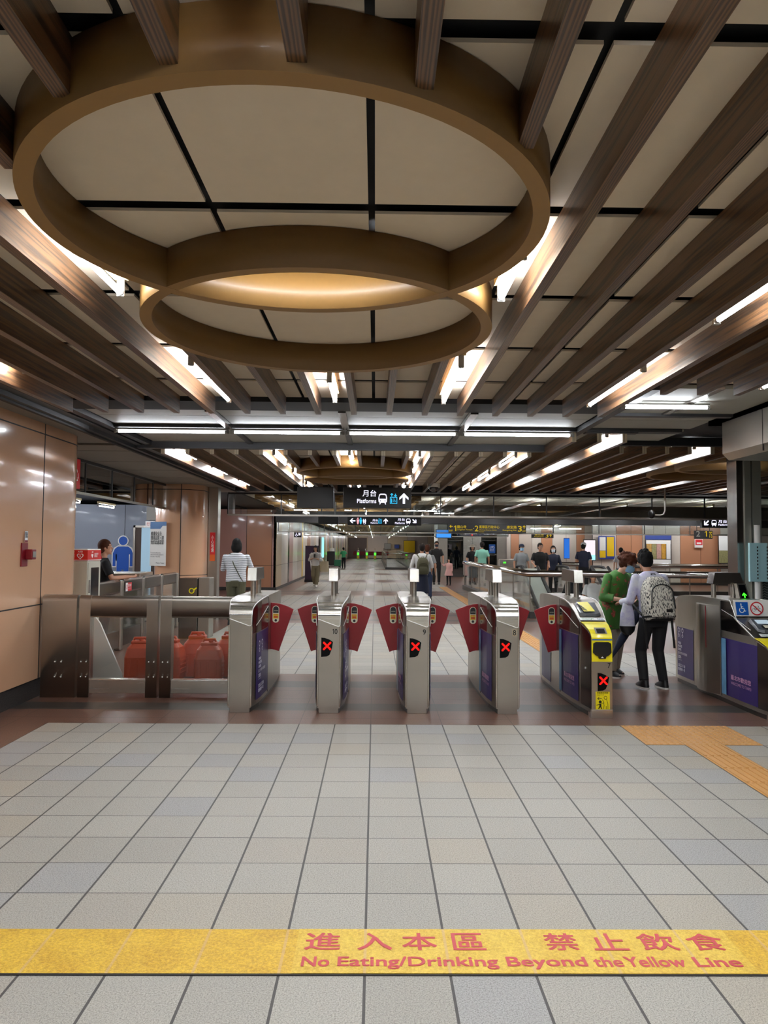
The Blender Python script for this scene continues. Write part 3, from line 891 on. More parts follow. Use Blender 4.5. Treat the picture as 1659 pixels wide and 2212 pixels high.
# gate 7: yellow reader at the front
def slope_tops(z_front=.70):
    return [(0, z_front), (.02, .735), (.07, .765), (.25, .815), (.40, .90), (.55, .965), (.68, .99), (1.0, 1.0), (1.42, 1.0), (1.7, .988), (1.84, .972), (1.92, .95), (1.97, .925), (2.0, .87)]
def reader_gate(x, y, num, lab, closed_sign, hw, tp=None, c0=(.262, .828), cv=(.30, .150)):
    t_ = thing('ticket_gate', lab, 'ticket gate', (x, y, 0), 0, 'row of ticket gates')
    tp = tp or slope_tops(); dzn = lerp(tp, .25) - .815
    body_mb(M['steel_brushed'], tp, hw).build('body', None, t_, bevel=.005)
    b = MB(); b.loft([[V3(((lerp(hw, max(0, min(2, yy))) - .012) * s_, yy, z)) for yy, s_ in [(.03, -1), (.03, 1), (.3, 1), (1., 1), (1.7, 1), (1.97, 1), (1.97, -1), (1.7, -1), (1., -1), (.3, -1)]] for z in (0, .05)], M['steel_dark'], True, False)
    b.build('plinth', None, t_)
    f0 = lerp(hw, 0)
    MB().box((-f0 - .003, -.006, 0), (f0 + .003, .10, .075)).build('foot_plate', M['steel_bright'], t_, bevel=.003)
    for s_ in (-1, 1):
        side_patch(.27, .86, .70, 1.2, s_, .003, M['side_gloss'], hw, 14, tp).build('upper_side_panel', None, t_)
        side_patch(.01, .24, .08, 1.2, s_, .003, M['side_gloss'], hw, 6, tp).build('front_side_panel', None, t_)
        e = MB(); e.tube([(s_ * (lerp(hw, yy) + .001), yy, lerp(tp, yy) + .002) for yy in (.25, .32, .40, .48, .55, .68, .85)], .0045, 6); e.build('edge_trim', M['screw'], t_)
        e = MB(); e.tube([(s_ * (lerp(hw, yy) + .006), yy, z) for yy, z in ((.84, .90), (.6, .85), (.4, .79), (.3, .76))], .002, 5); e.build('crease_line', M['screw'], t_)
        e = MB(); e.box((s_ * lerp(hw, .87) - .003, .866, .06), (s_ * lerp(hw, .87) + .004, .876, .985)); e.build('seam', M['seam_black'], t_)
    # yellow nose
    b = MB(); prof = [(.25, .815 + dzn), (.16, .80 + dzn), (.07, .765 + dzn), (.02, .735 + dzn), (0, .70 + dzn), (-.002, .49 + dzn)]
    for (a, za), (c_, zc) in zip(prof, prof[1:]):
        ha, hc = lerp(hw, max(0, a)) - .001, lerp(hw, max(0, c_)) - .001
        b.add([(-ha, a - .006, za + .005), (ha, a - .006, za + .005), (hc, c_ - .006, zc + .005), (-hc, c_ - .006, zc + .005)], [(0, 1, 2, 3)], None, None, True)
    for (a, za), (c_, zc) in zip(prof, prof[1:]):
        ha, hc = lerp(hw, max(0, a)) - .001, lerp(hw, max(0, c_)) - .001
        for s_ in (-1, 1): b.add([(s_ * ha, a - .006, za + .005), (s_ * hc, c_ - .006, zc + .005), (s_ * hc, c_ + .01, zc - .001), (s_ * ha, a + .01, za - .001)], [(0, 1, 2, 3)])
    nose = b.build('yellow_nose', M['yellow_bright'], t_)
    # ticket slot on the upper bend
    up = V3((0, .10, .072)).normalized()
    T = frame((0, .03, .752), (1, 0, 0), V3((0, .085, .062)))
    s_ = MB(); poly(s_, [(-.05, -.028), (-.05, .052), (.052, .052), (.052, -.028)], T, M['tube_holder'], .004)
    poly(s_, [(-.036, -.022), (-.036, .034), (.038, .034), (.038, -.022)], T, M['black'], .006); s_.build('ticket_slot', None, nose)
    s_ = MB(); rect(s_, -f0 + .004, .682, 2 * f0 - .008, .011, frame((0, -.0095, 0), *FRONT), mat('stripe_blue', '#2b5fa8', .4)); s_.build('blue_stripe', None, nose)
    s_ = MB(); hexp = [(-.078, .655), (-.055, .668), (.055, .668), (.078, .655), (.082, .575), (.06, .552), (.035, .540), (.03, .522), (-.03, .522), (-.035, .540), (-.06, .552), (-.082, .575)]
    s_.prism(hexp, .010, (0, -.007, 0), (1, 0, 0), (0, 0, 1)); r = s_.build('card_reader', M['black_gloss'], nose)
    s_ = MB(); poly(s_, [(-.014, .528), (.014, .528), (0, .542)], frame((0, -.0172, 0), *FRONT), M['white']); s_.build('arrow_mark', None, r)
    # sloping console
    CV = V3((0, cv[0], cv[1])); T = frame((0, c0[0], c0[1]), (1, 0, 0), CV)
    Wc = .225
    s_ = MB(); rect(s_, -.115, 0, .23, .046, T, M['pure_white'], .003)
    put_text(s_, 'TPASS', -.10, .02, .085, .017, frame(T @ V3((0, 0, .0042)), (1, 0, 0), CV), mat('text_green', '#5b9a6a', .5), .0)
    Tl = frame(T @ V3((0, 0, .0042)), (1, 0, 0), CV)
    put_text(s_, '行政院通勤月票', -.10, .006, .085, .009, Tl, M['text_green'], 0); ringp(s_, .0, .018, .008, .014, Tl, M['text_green'], a0=0, a1=4.5)
    put_text(s_, '歡迎使用\n月票通勤', .045, .007, .06, .031, Tl, mat('text_blue', '#4a6f8c', .5), .0); s_.build('pass_label', None, t_)
    s_ = MB(); s_.loft([[T @ V3(p) for p in ring_] for ring_ in (
        [(-.10, .09, 0), (-.05, .068, 0), (.05, .068, 0), (.10, .09, 0), (.10, .29, 0), (-.10, .29, 0)],
        [(-.092, .10, .022), (-.045, .08, .022), (.045, .08, .022), (.092, .10, .022), (.085, .275, .03), (-.085, .275, .03)])], mat('console_grey', '#55585d', .25, 0., .3), True, False)
    cons = s_.build('console', None, t_)
    Tc = frame(T @ V3((0, 0, .031)), (1, 0, 0), CV)
    if closed_sign:
        s_ = MB(); poly(s_, [(-.06, .10), (.045, .105), (.02, .275), (-.085, .27)], Tc, M['yellow_bright'], .004)
        Tt = frame(Tc @ V3((0, 0, .0055)), V3((1, .03, 0)), V3((-.15, cv[0], cv[1])))
        put_text(s_, '暫\n停\n使\n用', -.005, .128, .038, .125, Tt, M['black'], .01); put_text(s_, 'Out of Service', -.028, .112, .08, .010, Tt, M['black'], 0)
        s_.build('paper_notice', None, cons)
    else:
        s_ = MB(); rect(s_, -.065, .18, .125, .075, Tc, mat('screen_pale', '#b9cbd6', .15, emit='#b9cbd6', es=.35), .002); s_.build('screen', None, cons)
        s_ = MB(); disc(s_, 0, .125, .055, Tc, M['black'], .003, 30, .042); rect(s_, -.035, .098, .065, .05, Tc, M['sticker_cream'], .005); s_.build('round_reader', None, cons)
    return t_, tp
hw7 = [(0, .092), (.2, .113), (.5, .14), (.8, .15), (1.2, .15), (1.6, .145), (1.85, .125), (2.0, .10)]
g7, tp7 = reader_gate(2.008, 6.49, '7', 'ticket gate numbered 7 with a bright yellow card reader nose', True, hw7)
poster_side(g7, -1, 'welcome', hw7, .30, .85, .085, .69)
poster_side(g7, 1, 'games', hw7, .30, .85, .085, .69)
side_patch(1.25, 1.72, .085, .69, -1, .004, M['poster_purple'], hw7).build('rear_poster', None, g7)
sensor(g7, .72, 1.22); flap(g7, -1, 1.02)
number(g7, '7', .052, .438, -.002, .024, .044)
display(g7, .012, -.004, .238, .395, w=.10)
b = MB(); T = frame((.005, -.003, .078), *FRONT); yb = M['yellow_bright']; K = M['black']
rect(b, -.062, 0, .125, .155, T, yb); Tz = frame((.005, -.0036, .078), *FRONT)
put_text(b, '兒童請走前面', -.052, .139, .10, .012, Tz, K, .01); put_text(b, 'Children must go\nthrough first with\nan adult', -.052, .117, .062, .018, Tz, K, 0)
line(b, (-.045, .095), (-.008, .095), .005, Tz, K); line(b, (-.045, .095), (-.030, .108), .005, Tz, K); line(b, (-.045, .095), (-.030, .082), .005, Tz, K)
ringp(b, .025, .102, .011, .015, Tz, K); disc(b, -.022, .066, .013, Tz, K)
for q in (((-.003, .085), (.012, .06)), ((-.015, .052), (.012, .056)), ((.035, .085), (.045, .05)), ((.045, .05), (.046, .004)), ((.012, .035), (.008, .004)), ((.03, .03), (.03, .004)), ((.018, .088), (.035, .088)), ((.008, .062), (.012, .034))): line(b, *q, .004, Tz, K)
poly(b, [(-.03, .052), (-.012, .048), (-.012, .022), (-.005, .004), (-.014, .004), (-.022, .02), (-.032, .004), (-.042, .004), (-.03, .028)], Tz, K)
line(b, (-.03, .045), (-.055, .036), .006, Tz, K)
b.build('children_notice', None, g7)
MB().cyl((-lerp(hw7, .12) - .004, .12, .42), (-lerp(hw7, .12) - .010, .12, .42), .011, n=14).build('lock', M['screw'], g7)

# gate 6: wide accessible gate at the right
hw6 = [(0, .16), (.2, .18), (.5, .19), (1.9, .19), (2.0, .18)]
G6T = [(0, .57), (.02, .60), (.07, .635), (.25, .69), (.40, .76), (.62, .855), (.635, 1.0), (1.42, 1.0), (1.7, .988), (1.84, .972), (1.92, .95), (1.97, .925), (2.0, .87)]
g6, tp6 = reader_gate(3.61, 6.36, '', 'wide accessible ticket gate at the right edge with a blue wheelchair sign', False, hw6, G6T, (.262, .705), (.33, .145))
poster_side(g6, -1, 'welcome', hw6, .20, .84, .085, .63)
o = poster_side(g6, -1, 'games', hw6, 1.50, 1.92, .085, .62)
b = MB()
# curved steel door drum bulging into the aisle
pts = [V3((-.19 - .085 * math.sin(PI * i / 14), .90 + .52 * i / 14, 0)) for i in range(15)]
for i in range(14):
    a, c = pts[i], pts[i + 1]
    b.add([a + V3((0, 0, .06)), c + V3((0, 0, .06)), c + V3((0, 0, .93)), a + V3((0, 0, .93))], [(0, 1, 2, 3)], M['steel_brushed'], None, True)
b.add([p + V3((0, 0, .93)) for p in pts], [list(range(15))], M['steel_bright'])
dr = b.build('curved_door', None, g6)
b = MB()
for i in (4,):
    a, c = pts[i] + V3((-.003, 0, 0)), pts[i] + V3((-.003, .045, 0))
    b.add([a + V3((0, 0, .50)), c + V3((0, 0, .50)), c + V3((0, 0, .92)), a + V3((0, 0, .92))], [(0, 1, 2, 3)])
b.build('red_strip', mat('strip_red', '#b3122b', .35), dr)
# sign plate
T = frame((-.10, .66, .985), (1, 0, 0), (0, -.25, 1)); T = frame((-.26, .635, .86), (1, 0, 0), (0, .16, 1))
b = MB(); b.prism([(0, 0), (.36, 0), (.36, .155), (0, .155)], .01, (-.185, .614, .857), (1, 0, 0), (0, .10, .995)); pl = b.build('sign_plate', M['white'], g6)
Tp = frame((-.185, .614 - .0115, .857), (1, 0, 0), (0, .10, .995))
b = MB(); poly(b, [(.02, .012), (.135, .012), (.13, .135), (.012, .135)], Tp, mat('sign_blue', '#1358b0', .35), .004)
Tq = frame(Tp @ V3((0, 0, .0055)), (1, 0, 0), (0, .10, .995))
W_ = M['pure_white']
def wheelchair(mb, cx, cy, s_, T, m):
    disc(mb, cx - .08 * s_, cy + .40 * s_, .07 * s_, T, m, 0, 14); line(mb, (cx - .08 * s_, cy + .32 * s_), (cx - .04 * s_, cy), .08 * s_, T, m)
    line(mb, (cx - .04 * s_, cy), (cx + .18 * s_, cy), .07 * s_, T, m); line(mb, (cx + .18 * s_, cy), (cx + .28 * s_, cy - .28 * s_), .07 * s_, T, m); line(mb, (cx + .26 * s_, cy - .28 * s_), (cx + .38 * s_, cy - .22 * s_), .07 * s_, T, m)
    line(mb, (cx - .06 * s_, cy + .16 * s_), (cx + .12 * s_, cy + .16 * s_), .06 * s_, T, m); ringp(mb, cx - .02 * s_, cy - .16 * s_, .19 * s_, .26 * s_, T, m, a0=math.radians(130), a1=math.radians(370))
wheelchair(b, .072, .075, .10, Tq, W_); b.build('wheelchair_sign', None, pl)
b = MB(); Tb = frame(Tp @ V3((0, 0, .0045)), (1, 0, 0), (0, .10, .995)); disc(b, .213, .075, .064, Tb, W_, 0, 36)
Tc = frame(Tp @ V3((0, 0, .0058)), (1, 0, 0), (0, .10, .995))
for q in (-1, 1): ringp(b, .213 + q * .027, .062, .014, .0165, Tc, K, n=18)
for q in (((.186, .062), (.203, .09)), ((.203, .09), (.23, .088)), ((.23, .088), (.21, .062)), ((.21, .062), (.186, .062)), ((.21, .062), (.203, .09)), ((.23, .098), (.24, .062)), ((.222, .1), (.236, .098)), ((.196, .096), (.208, .096))): line(b, *q, .0028, Tc, K)
Td = frame(Tp @ V3((0, 0, .0070)), (1, 0, 0), (0, .10, .995)); R_ = mat('sign_red', '#c21f2a', .35)
ringp(b, .213, .075, .053, .064, Td, R_, n=36); line(b, (.172, .113), (.254, .037), .010, Td, R_); b.build('no_bicycle_sign', None, pl)
# bridge with green arrow
b = MB()
b.loft([[V3((-.18, y, 1.14)), V3((.14, y, 1.14)), V3((.10, y, 1.255)), V3((-.155, y, 1.255))] for y in (1.06, 1.20)], M['steel_side'], True, False)
br = b.build('sensor_bridge', None, g6, bevel=.004)
for xx in (-.14, .06): MB().cyl((xx, 1.13, .99), (xx, 1.13, 1.15), .024, n=16).build('bridge_post', M['steel_brushed'], g6)
b = MB(); b.loft([[V3((.06, .98, .99)), V3((.16, .98, .99)), V3((.16, 1.06, .99)), V3((.06, 1.06, .99))], [V3((.035, 1.0, 1.15)), V3((.125, 1.0, 1.15)), V3((.125, 1.06, 1.15)), V3((.035, 1.06, 1.15))]], M['steel_bright'], True, False)
ab = b.build('arrow_display', None, g6)
b = MB(); Ta = frame((.11, .9755, .99), (1, 0, 0), V3((-.03, .02, .16))); rect(b, -.033, .015, .066, .135, Ta, M['black_gloss'], .0)
Tb = frame((.11, .9735, .99), (1, 0, 0), V3((-.03, .02, .16)))
arrow(b, 0, .045, .05, PI / 2, Tb, M['led_green']); b.build('green_arrow', None, ab)

# ================================================================ STEEL BARRIERS BETWEEN COLUMN AND GATES
def barrier_cap(b, x0, x1, y0, y1, z0, z1, m):
    r = (y1 - y0) / 2; n = 8
    pr = [(y0, z0)] + [((y0 + y1) / 2 - r * math.cos(PI * i / n), z1 - r + r * math.sin(PI * i / n)) for i in range(n + 1)] + [(y1, z0)]
    b.loft([[V3((x, p[0], p[1])) for p in pr] for x in (x0, x1)], m, True, True)
BY = 7.30
t_ = thing('barrier_panel', 'solid stainless steel barrier panel with rounded top, beside the peach column', 'barrier', (-3.083, BY, 0))
b = MB(); barrier_cap(b, -.168, .168, -.06, .06, 0, .995, M['steel_brushed']); b.build('casing', None, t_)
for sx in (-.03, .03):
    for z in (.20, .345): MB().ball((sx, -.062, z), .009, seg=10, rng=6).build('bolt', M['screw'], t_)
def glazed_barrier(x0, x1, posts, lab, smoke=False):
    c = (x0 + x1) / 2
    t_ = thing('glazed_barrier', lab, 'barrier', (c, BY, 0))
    for p in posts:
        b = MB(); barrier_cap(b, p - .055 - c, p + .055 - c, -.05, .05, 0, .99, M['steel_brushed']); q = b.build('post', None, t_)
        for z in (.20, .345):
            for sx in (-.025, .025): MB().ball((p - c + sx, -.052, z), .0075, seg=10, rng=6).build('bolt', M['screw'], q)
    a0, a1 = x0 - c + .11, x1 - c - .11 if len(posts) > 1 else x1 - c
    b = MB(); barrier_cap(b, a0, a1, -.045, .045, .79, .985, M['steel_brushed']); b.build('top_rail', None, t_)
    b = MB(); b.box((a0, -.03, .775), (a1, .03, .79), M['steel_side']); b.build('lower_lip', None, t_)
    b = MB(); b.box((a0, -.045, .04), (a1, .045, .175)); b.build('bottom_rail', M['steel_bright'], t_, bevel=.004)
    b = MB(); b.box((a0, -.005, .175), (a1, .005, .78)); b.build('pane', M['pane_clear'], t_)
    return t_
glazed_barrier(-2.895, -2.125, (-2.84, -2.18), 'glazed steel barrier gate next to the solid steel panel, orange barrel blocks behind it')
glazed_barrier(-2.10, -1.335, (-2.045,), 'glazed steel barrier fixed against the leftmost ticket gate')
# barrier running back along the service counter
def back_barrier(y0, y1, x, n, lab):
    t_ = thing('counter_barrier', lab, 'barrier', (x, y0, 0))
    L_ = y1 - y0
    for i in range(n + 1):
        y = L_ * i / n
        MB().box((-.05, y - .05, 0), (.05, y + .05, .985)).build('post', M['steel_brushed'], t_, bevel=.02)
    for i in range(n):
        a, c = L_ * i / n + .06, L_ * (i + 1) / n - .06
        MB().box((-.04, a, .80), (.04, c, 1.0)).build('top_rail', M['steel_side'], t_, bevel=.03)
        MB().box((-.03, a, .05), (.03, c, .28)).build('bottom_rail', M['steel_side'], t_)
        MB().box((-.005, a, .28), (.005, c, .80)).build('pane', M['pane_clear'], t_)
    return t_
bb = back_barrier(9.5, 13.4, -3.62, 4, 'steel and glass barrier running away from the camera beside the boy in black')
b = MB(); T = frame((-3.574, 10.72, .88), (0, 1, 0), (0, 0, 1)); T2 = frame((-3.573, 10.72, .88), (0, 1, 0), (0, 0, 1))
rect(b, -.13, -.06, .26, .12, T, mat('notice_red', '#cf2b30', .4)); rect(b, -.13, -.06, .09, .12, T2, M['pure_white']); ringp(b, -.085, .0, .025, .034, frame((-3.571, 10.72, .88), (0, 1, 0), (0, 0, 1)), M['notice_red']); put_text(b, '禁止吸菸', -.03, .0, .14, .04, T2, M['pure_white']); put_text(b, 'No Smoking', -.03, -.035, .14, .02, T2, M['pure_white'], 0)
b.build('no_smoking_notice', None, bb, label='red and white no smoking notice').parent = bb
bpy.context.view_layer.update()
bpy.data.objects['no_smoking_notice'].matrix_parent_inverse = bb.matrix_world.inverted()
# service counter with notice
t_ = thing('service_counter', 'pale grey counter top behind the boy in black, blue figure on the wall beyond', 'counter', (-5.1, 12.6, 0))
MB().box((-1.3, -.35, .95), (1.2, .35, 1.02)).build('counter_top', M['steel_bright'], t_, bevel=.01)
MB().box((-1.25, -.3, 0), (1.15, .3, .95)).build('counter_front', M['soffit_grey'], t_)
# ================================================================ ORANGE WATER BARRIERS
def water_block():
    t_ = thing('water_barrier', 'x', 'traffic barrier', (0, 0, 0))
    W, D, H = .30, .24, .44
    b = MB()
    def sec(z, w, d, c): return [V3((p[0], p[1], z)) for p in [(-w / 2 + c, -d / 2), (w / 2 - c, -d / 2), (w / 2, -d / 2 + c), (w / 2, d / 2 - c), (w / 2 - c, d / 2), (-w / 2 + c, d / 2), (-w / 2, d / 2 - c), (-w / 2, -d / 2 + c)]]
    b.loft([sec(0, W, D, .02), sec(.24, W, D, .02), sec(.34, W * .86, D * .8, .03), sec(.385, W * .62, D * .55, .03)], M['orange_plastic'], True, False)
    b.build('shell', None, t_, bevel=.012)
    MB().box((-.09, -.06, .38), (.09, .06, .42)).build('filler_ledge', M['orange_plastic'], t_, bevel=.012)
    MB().tube([(-.075, 0, .40), (-.06, 0, .445), (.06, 0, .445), (.075, 0, .40)], .016, 8).build('handle', M['orange_plastic'], t_)
    MB().cyl((.02, -.03, .415), (.02, -.03, .435), .025, n=12).build('cap', M['orange_plastic'], t_)
    b = MB()
    for i in range(3):
        b.box((-W / 2 + .05 + i * .085, -D / 2 - .006, .04), (-W / 2 + .075 + i * .085, -D / 2 + .01, .22))
    for i in range(4): b.box((W / 2 - .01, -.08, .05 + i * .045), (W / 2 + .006, .08, .07 + i * .045))
    b.build('molded_rib', M['orange_plastic'], t_, bevel=.003)
    return t_
wb = water_block(); first = True
for x, y, lab, s_ in ((-2.63, 8.32, 'orange plastic water barrier block behind the barrier gate, leftmost', 1.0), (-2.30, 8.35, 'orange plastic water barrier block, second from the left, half behind the steel posts', 1.02), (-2.04, 8.55, 'orange plastic water barrier block standing farthest back of the cluster', 1.08), (-1.83, 8.22, 'orange plastic water barrier block next to the leftmost ticket gate', 1.0), (-1.66, 8.56, 'orange plastic water barrier block half hidden behind the one nearest the gates', 1.08)):
    o = wb if first else dup(wb, (0, 0, 0)); first = False
    o.location = (x, y, 0); o.rotation_euler = (0, 0, .12 * math.sin(x * 9)); o.scale = (s_, s_, s_); o['label'] = lab
# white slanted board seen through the glass
t_ = thing('floor_board', 'white slanted board standing on the floor behind the barrier glass', 'board', (-3.05, 8.2, 0))
MB().prism([(-.08, 0), (.30, 0), (.02, .62), (-.08, .75)], .03, (0, 0, 0), (1, 0, 0), (0, 0, 1)).build('board', M['white'], t_)
# ================================================================ AED CABINET + CALL BOX
t_ = thing('defibrillator_cabinet', 'white and red AED defibrillator cabinet standing behind the steel barrier', 'cabinet', (-3.42, 8.66, 0))
mat('cabinet_cream', '#b9b5a4', .4)
MB().box((-.12, -.20, 0), (.12, .20, 1.30)).build('cabinet_body', M['cabinet_cream'], t_, bevel=.006)
b = MB(); b.box((-.125, -.205, 1.30), (.125, .205, 1.425)); top = b.build('red_header', mat('aed_red', '#d11b12', .35), t_, bevel=.004)
b = MB(); b.box((-.127, -.207, 1.305), (.127, .207, 1.313)); b.box((-.12, -.20, 1.425), (.12, .20, 1.437)); b.build('white_line', M['white'], top)
def heart(mb, cx, cy, s_, T, m, m2=None):
    pts = []
    for i in range(28):
        a = 2 * PI * i / 28; pts.append((cx + s_ * .06 * 16 * math.sin(a) ** 3 * .5, cy + s_ * .06 * (13 * math.cos(a) - 5 * math.cos(2 * a) - 2 * math.cos(3 * a) - math.cos(4 * a)) * .5))
    poly(mb, pts, T, m)
PW = M['pure_white']
T = frame((0, -.209, 0), *FRONT); T2 = frame((0, -.2102, 0), *FRONT); T3 = frame((0, -.2112, 0), *FRONT); b = MB()
heart(b, .04, 1.355, .08, T, PW); heart(b, .04, 1.356, .056, T2, M['aed_red']); rect(b, .03, 1.352, .02, .006, T3, PW); rect(b, .037, 1.345, .006, .02, T3, PW)
put_text(b, 'AED', .012, 1.397, .056, .017, T, PW)
b.build('heart_emblem', None, top)
T = frame((.129, 0, 0), (0, 1, 0), (0, 0, 1)); b = MB(); heart(b, -.08, 1.36, .06, T, PW); put_text(b, 'AED', -.10, 1.395, .045, .014, T, PW); put_text(b, '自動體外\n電擊器', -.02, 1.34, .13, .05, T, PW, 0); b.build('side_emblem', None, top)
b = MB(); b.box((.119, -.18, .6), (.126, .19, 1.28)); d = b.build('door', M['cabinet_cream'], t_, bevel=.003)
MB().box((.126, -.10, .80), (.130, .13, 1.22)).build('door_window', M['black_gloss'], d)
MB().box((.126, -.16, .93), (.14, -.145, 1.08)).build('handle', M['tube_holder'], d)
MB().cyl((.08, .22, 1.33), (.08, .27, 1.33), .035, n=16).build('alarm_lamp', mat('lamp_red', '#8c0f12', .2), t_)
t_ = thing('call_box', 'small red emergency call box on the near peach column with a white notice above', 'call box', (-3.272, 6.9, 1.39))
MB().box((-.008, -.075, -.11), (.004, .045, .11)).build('backplate', mat('box_red', '#7d0f1c', .35), t_, bevel=.002)
b = MB(); b.box((.004, -.01, -.045), (.07, .075, .05)); q = b.build('box', M['box_red'], t_, bevel=.006)
MB().box((.071, .0, -.025), (.075, .06, .03)).build('button_window', M['tube_holder'], q)
b = MB(); T = frame((.006, -.005, .14), (0, 1, 0), (0, 0, 1)); rect(b, -.025, -.02, .06, .10, T, M['pure_white']); T2 = frame((.0075, -.005, .14), (0, 1, 0), (0, 0, 1)); put_text(b, '緊急\n求助', -.018, .015, .045, .055, T2, M['black']); rect(b, -.025, -.025, .06, .02, T2, M['box_red'])
b.build('notice_label', None, t_)
# ================================================================ WALLS
def panel_wall(name, p0, p1, z1, colors, widths, seam=.85, mt_seam='seam_black', h0=0., base=None):
    """wall from p0 to p1 clad with upright panels of the given colours"""
    A = V3((p0[0], p0[1], 0)); Bq = V3((p1[0], p1[1], 0)); d = (Bq - A); L_ = d.length; d.normalize(); n = V3((-d.y, d.x, 0))
    b = MB(); s = 0.; i = 0
    def q(a, c, za, zb, m, off=0.):
        P = A + d * a - n * off; Q = A + d * c - n * off; k = n * .08
        b.add([P + V3((0, 0, za)), Q + V3((0, 0, za)), Q + V3((0, 0, zb)), P + V3((0, 0, zb)), P + k + V3((0, 0, za)), Q + k + V3((0, 0, za)), Q + k + V3((0, 0, zb)), P + k + V3((0, 0, zb))], [(0, 1, 2, 3), (4, 7, 6, 5), (0, 3, 7, 4), (1, 5, 6, 2), (3, 2, 6, 7), (0, 4, 5, 1)], m)
    q(0, L_, 0, z1, M[mt_seam], -.02)
    while s < L_ - .02:
        w = widths[i % len(widths)]; e = min(L_, s + w); m = M[colors[i % len(colors)]]
        if seam: q(s + .008, e - .008, .10, seam - .006, m); q(s + .008, e - .008, seam + .006, z1, m)
        else: q(s + .008, e - .008, .10, z1, m)
        s = e; i += 1
    q(0, L_, 0, .10, M['granite_dark'], .01)
    return struct(b.build(name))
mat('panel_cream', '#b7a89a', .3, 0., .3, nz=.03, ns=3); mat('panel_peach', '#b78364', .25, 0., .4, nz=.03, ns=3)
mat('panel_pale', '#cabfb2', .3, 0., .3, nz=.03, ns=3); mat('panel_pink', '#b08880', .3, 0., .3); mat('panel_beige', '#bfa98a', .35, 0., .2, nz=.04, ns=4)
mat('door_brown', '#46362f', .5); mat('yellow_map', '#e0b80f', .4); mat('map_blue', '#2b3f86', .4)
panel_wall('wall_left', (-14, 22), (-5.3, 22), 2.68, ['wall_blue_grey'], [1.63, 1.62, 1.63], .85)
panel_wall('wall_left', (-5.3, 22), (-5.3, 24.6), 2.7, ['panel_peach'], [1.3], .84)
panel_wall('wall_left', (-5.3, 24.6), (-3.32, 24.6), 2.7, ['panel_pink', 'panel_peach'], [.99, .85, .14], .825)
panel_wall('wall_left', (-3.3, 24.6), (-3.3, 88), 2.6, ['panel_beige', 'panel_pale', 'steel_side', 'panel_pink', 'panel_pale', 'panel_cream', 'yellow_map', 'panel_pale', 'panel_peach', 'panel_cream'], [1.3, 1.9, .5, 1.2, 1.7, 1.9, .5, 2.0, 1.8, 2.2], .83)
panel_wall('wall_back', (-3.3, 88), (19, 88), 2.7, ['panel_beige', 'panel_cream'], [2.4, 2.4], 0)
panel_wall('wall_right', (3.2, 39.4), (13.4, 39.4), 2.7, ['panel_pale', 'panel_peach', 'panel_cream', 'panel_pale', 'panel_peach', 'panel_pale'], [.55, .45, .7, .5, .6, .75], 0)
panel_wall('wall_right', (9.0, 30.2), (15.2, 30.2), 2.7, ['panel_pale', 'panel_pale', 'panel_peach', 'panel_peach', 'panel_pale', 'panel_pale', 'panel_pale', 'panel_peach', 'panel_peach', 'panel_pale', 'panel_pale', 'panel_cream'], [.35, .62, .62, .47, .47, .5, .6, .85, .83, .60, .52, .8], .52)
struct(MB().box((18.9, -7, 0), (19, 92, 2.8)).build('wall_right', M['panel_cream']))
struct(MB().box((-14.1, -7, 0), (-14, 92, 2.8)).build('wall_left', M['panel_pink']))
struct(MB().box((-14, -7.1, 0), (19, -7, 2.8)).build('wall_back', M['panel_pale']))
struct(MB().box((15.2, 30.2, 0), (19, 30.4, 2.8)).build('wall_right', M['panel_cream']))
# zig-zag crease pattern of the distant right wall is in separate folded fins
# restroom doorway in the blue-grey wall
t_ = thing('doorway', 'open doorway in the blue-grey wall beside the blue male figure', 'doorway', (-6.75, 21.97, 0))
b = MB(); b.box((-.46, -.06, 0), (-.40, .02, 2.06)); b.box((.40, -.06, 0), (.46, .02, 2.06)); b.box((-.46, -.06, 2.0), (.46, .02, 2.06)); b.build('door_frame', M['steel_brushed'], t_)
MB().box((-.40, -.03, 0), (.40, -.01, 2.0)).build('inside_shade_sheet', M['door_brown'], t_)  # flat dark sheet painted for the shade inside the doorway
MB().box((-.22, -.045, 0), (.08, -.031, 2.0)).build('passage_light_sheet', mat('passage_glow_blue', '#9fc0d4', .6, emit='#9fc0d4', es=.25), t_)  # flat glowing sheet stands for the light in the passage
t_ = thing('wall_figure', 'large blue male restroom figure with white outline on the wall', 'wall sign', (-7.52, 21.98, 0))
def man_shape(mb, s_, T, m, g=0.):
    disc(mb, 0, 1.60 * s_, (.13 + g) * s_, T, m)
    pts = [(-.24 - g, 1.36 + g), (-.15, 1.43 + g), (.15, 1.43 + g), (.24 + g, 1.36 + g), (.30 + g, 1.22), (.30 + g, .84 - g), (.21 - g, .84 - g), (.21 - g, 1.2), (.18, 1.2), (.18 + g * .6, .05), (.03, .05), (.03, .74), (-.03, .74), (-.03, .05), (-.18 - g * .6, .05), (-.18, 1.2), (-.21 + g, 1.2), (-.21 + g, .84 - g), (-.30 - g, .84 - g), (-.30 - g, 1.22)]
    poly(mb, [(p[0] * s_, p[1] * s_) for p in pts], T, m)
b = MB(); man_shape(b, 1.0, frame((0, -.012, 0), *FRONT), M['pure_white'], .03); b.build('white_outline', None, t_)
b = MB(); man_shape(b, 1.0, frame((0, -.016, 0), *FRONT), mat('figure_blue', '#1a55b5', .4)); b.build('figure', None, t_)
t_ = thing('wall_box', 'small grey box and white notice high on the blue-grey wall', 'box', (-6.62, 21.7, 2.1))
MB().box((-.14, 0, .12), (.14, .25, .5)).build('box', M['tube_holder'], t_)
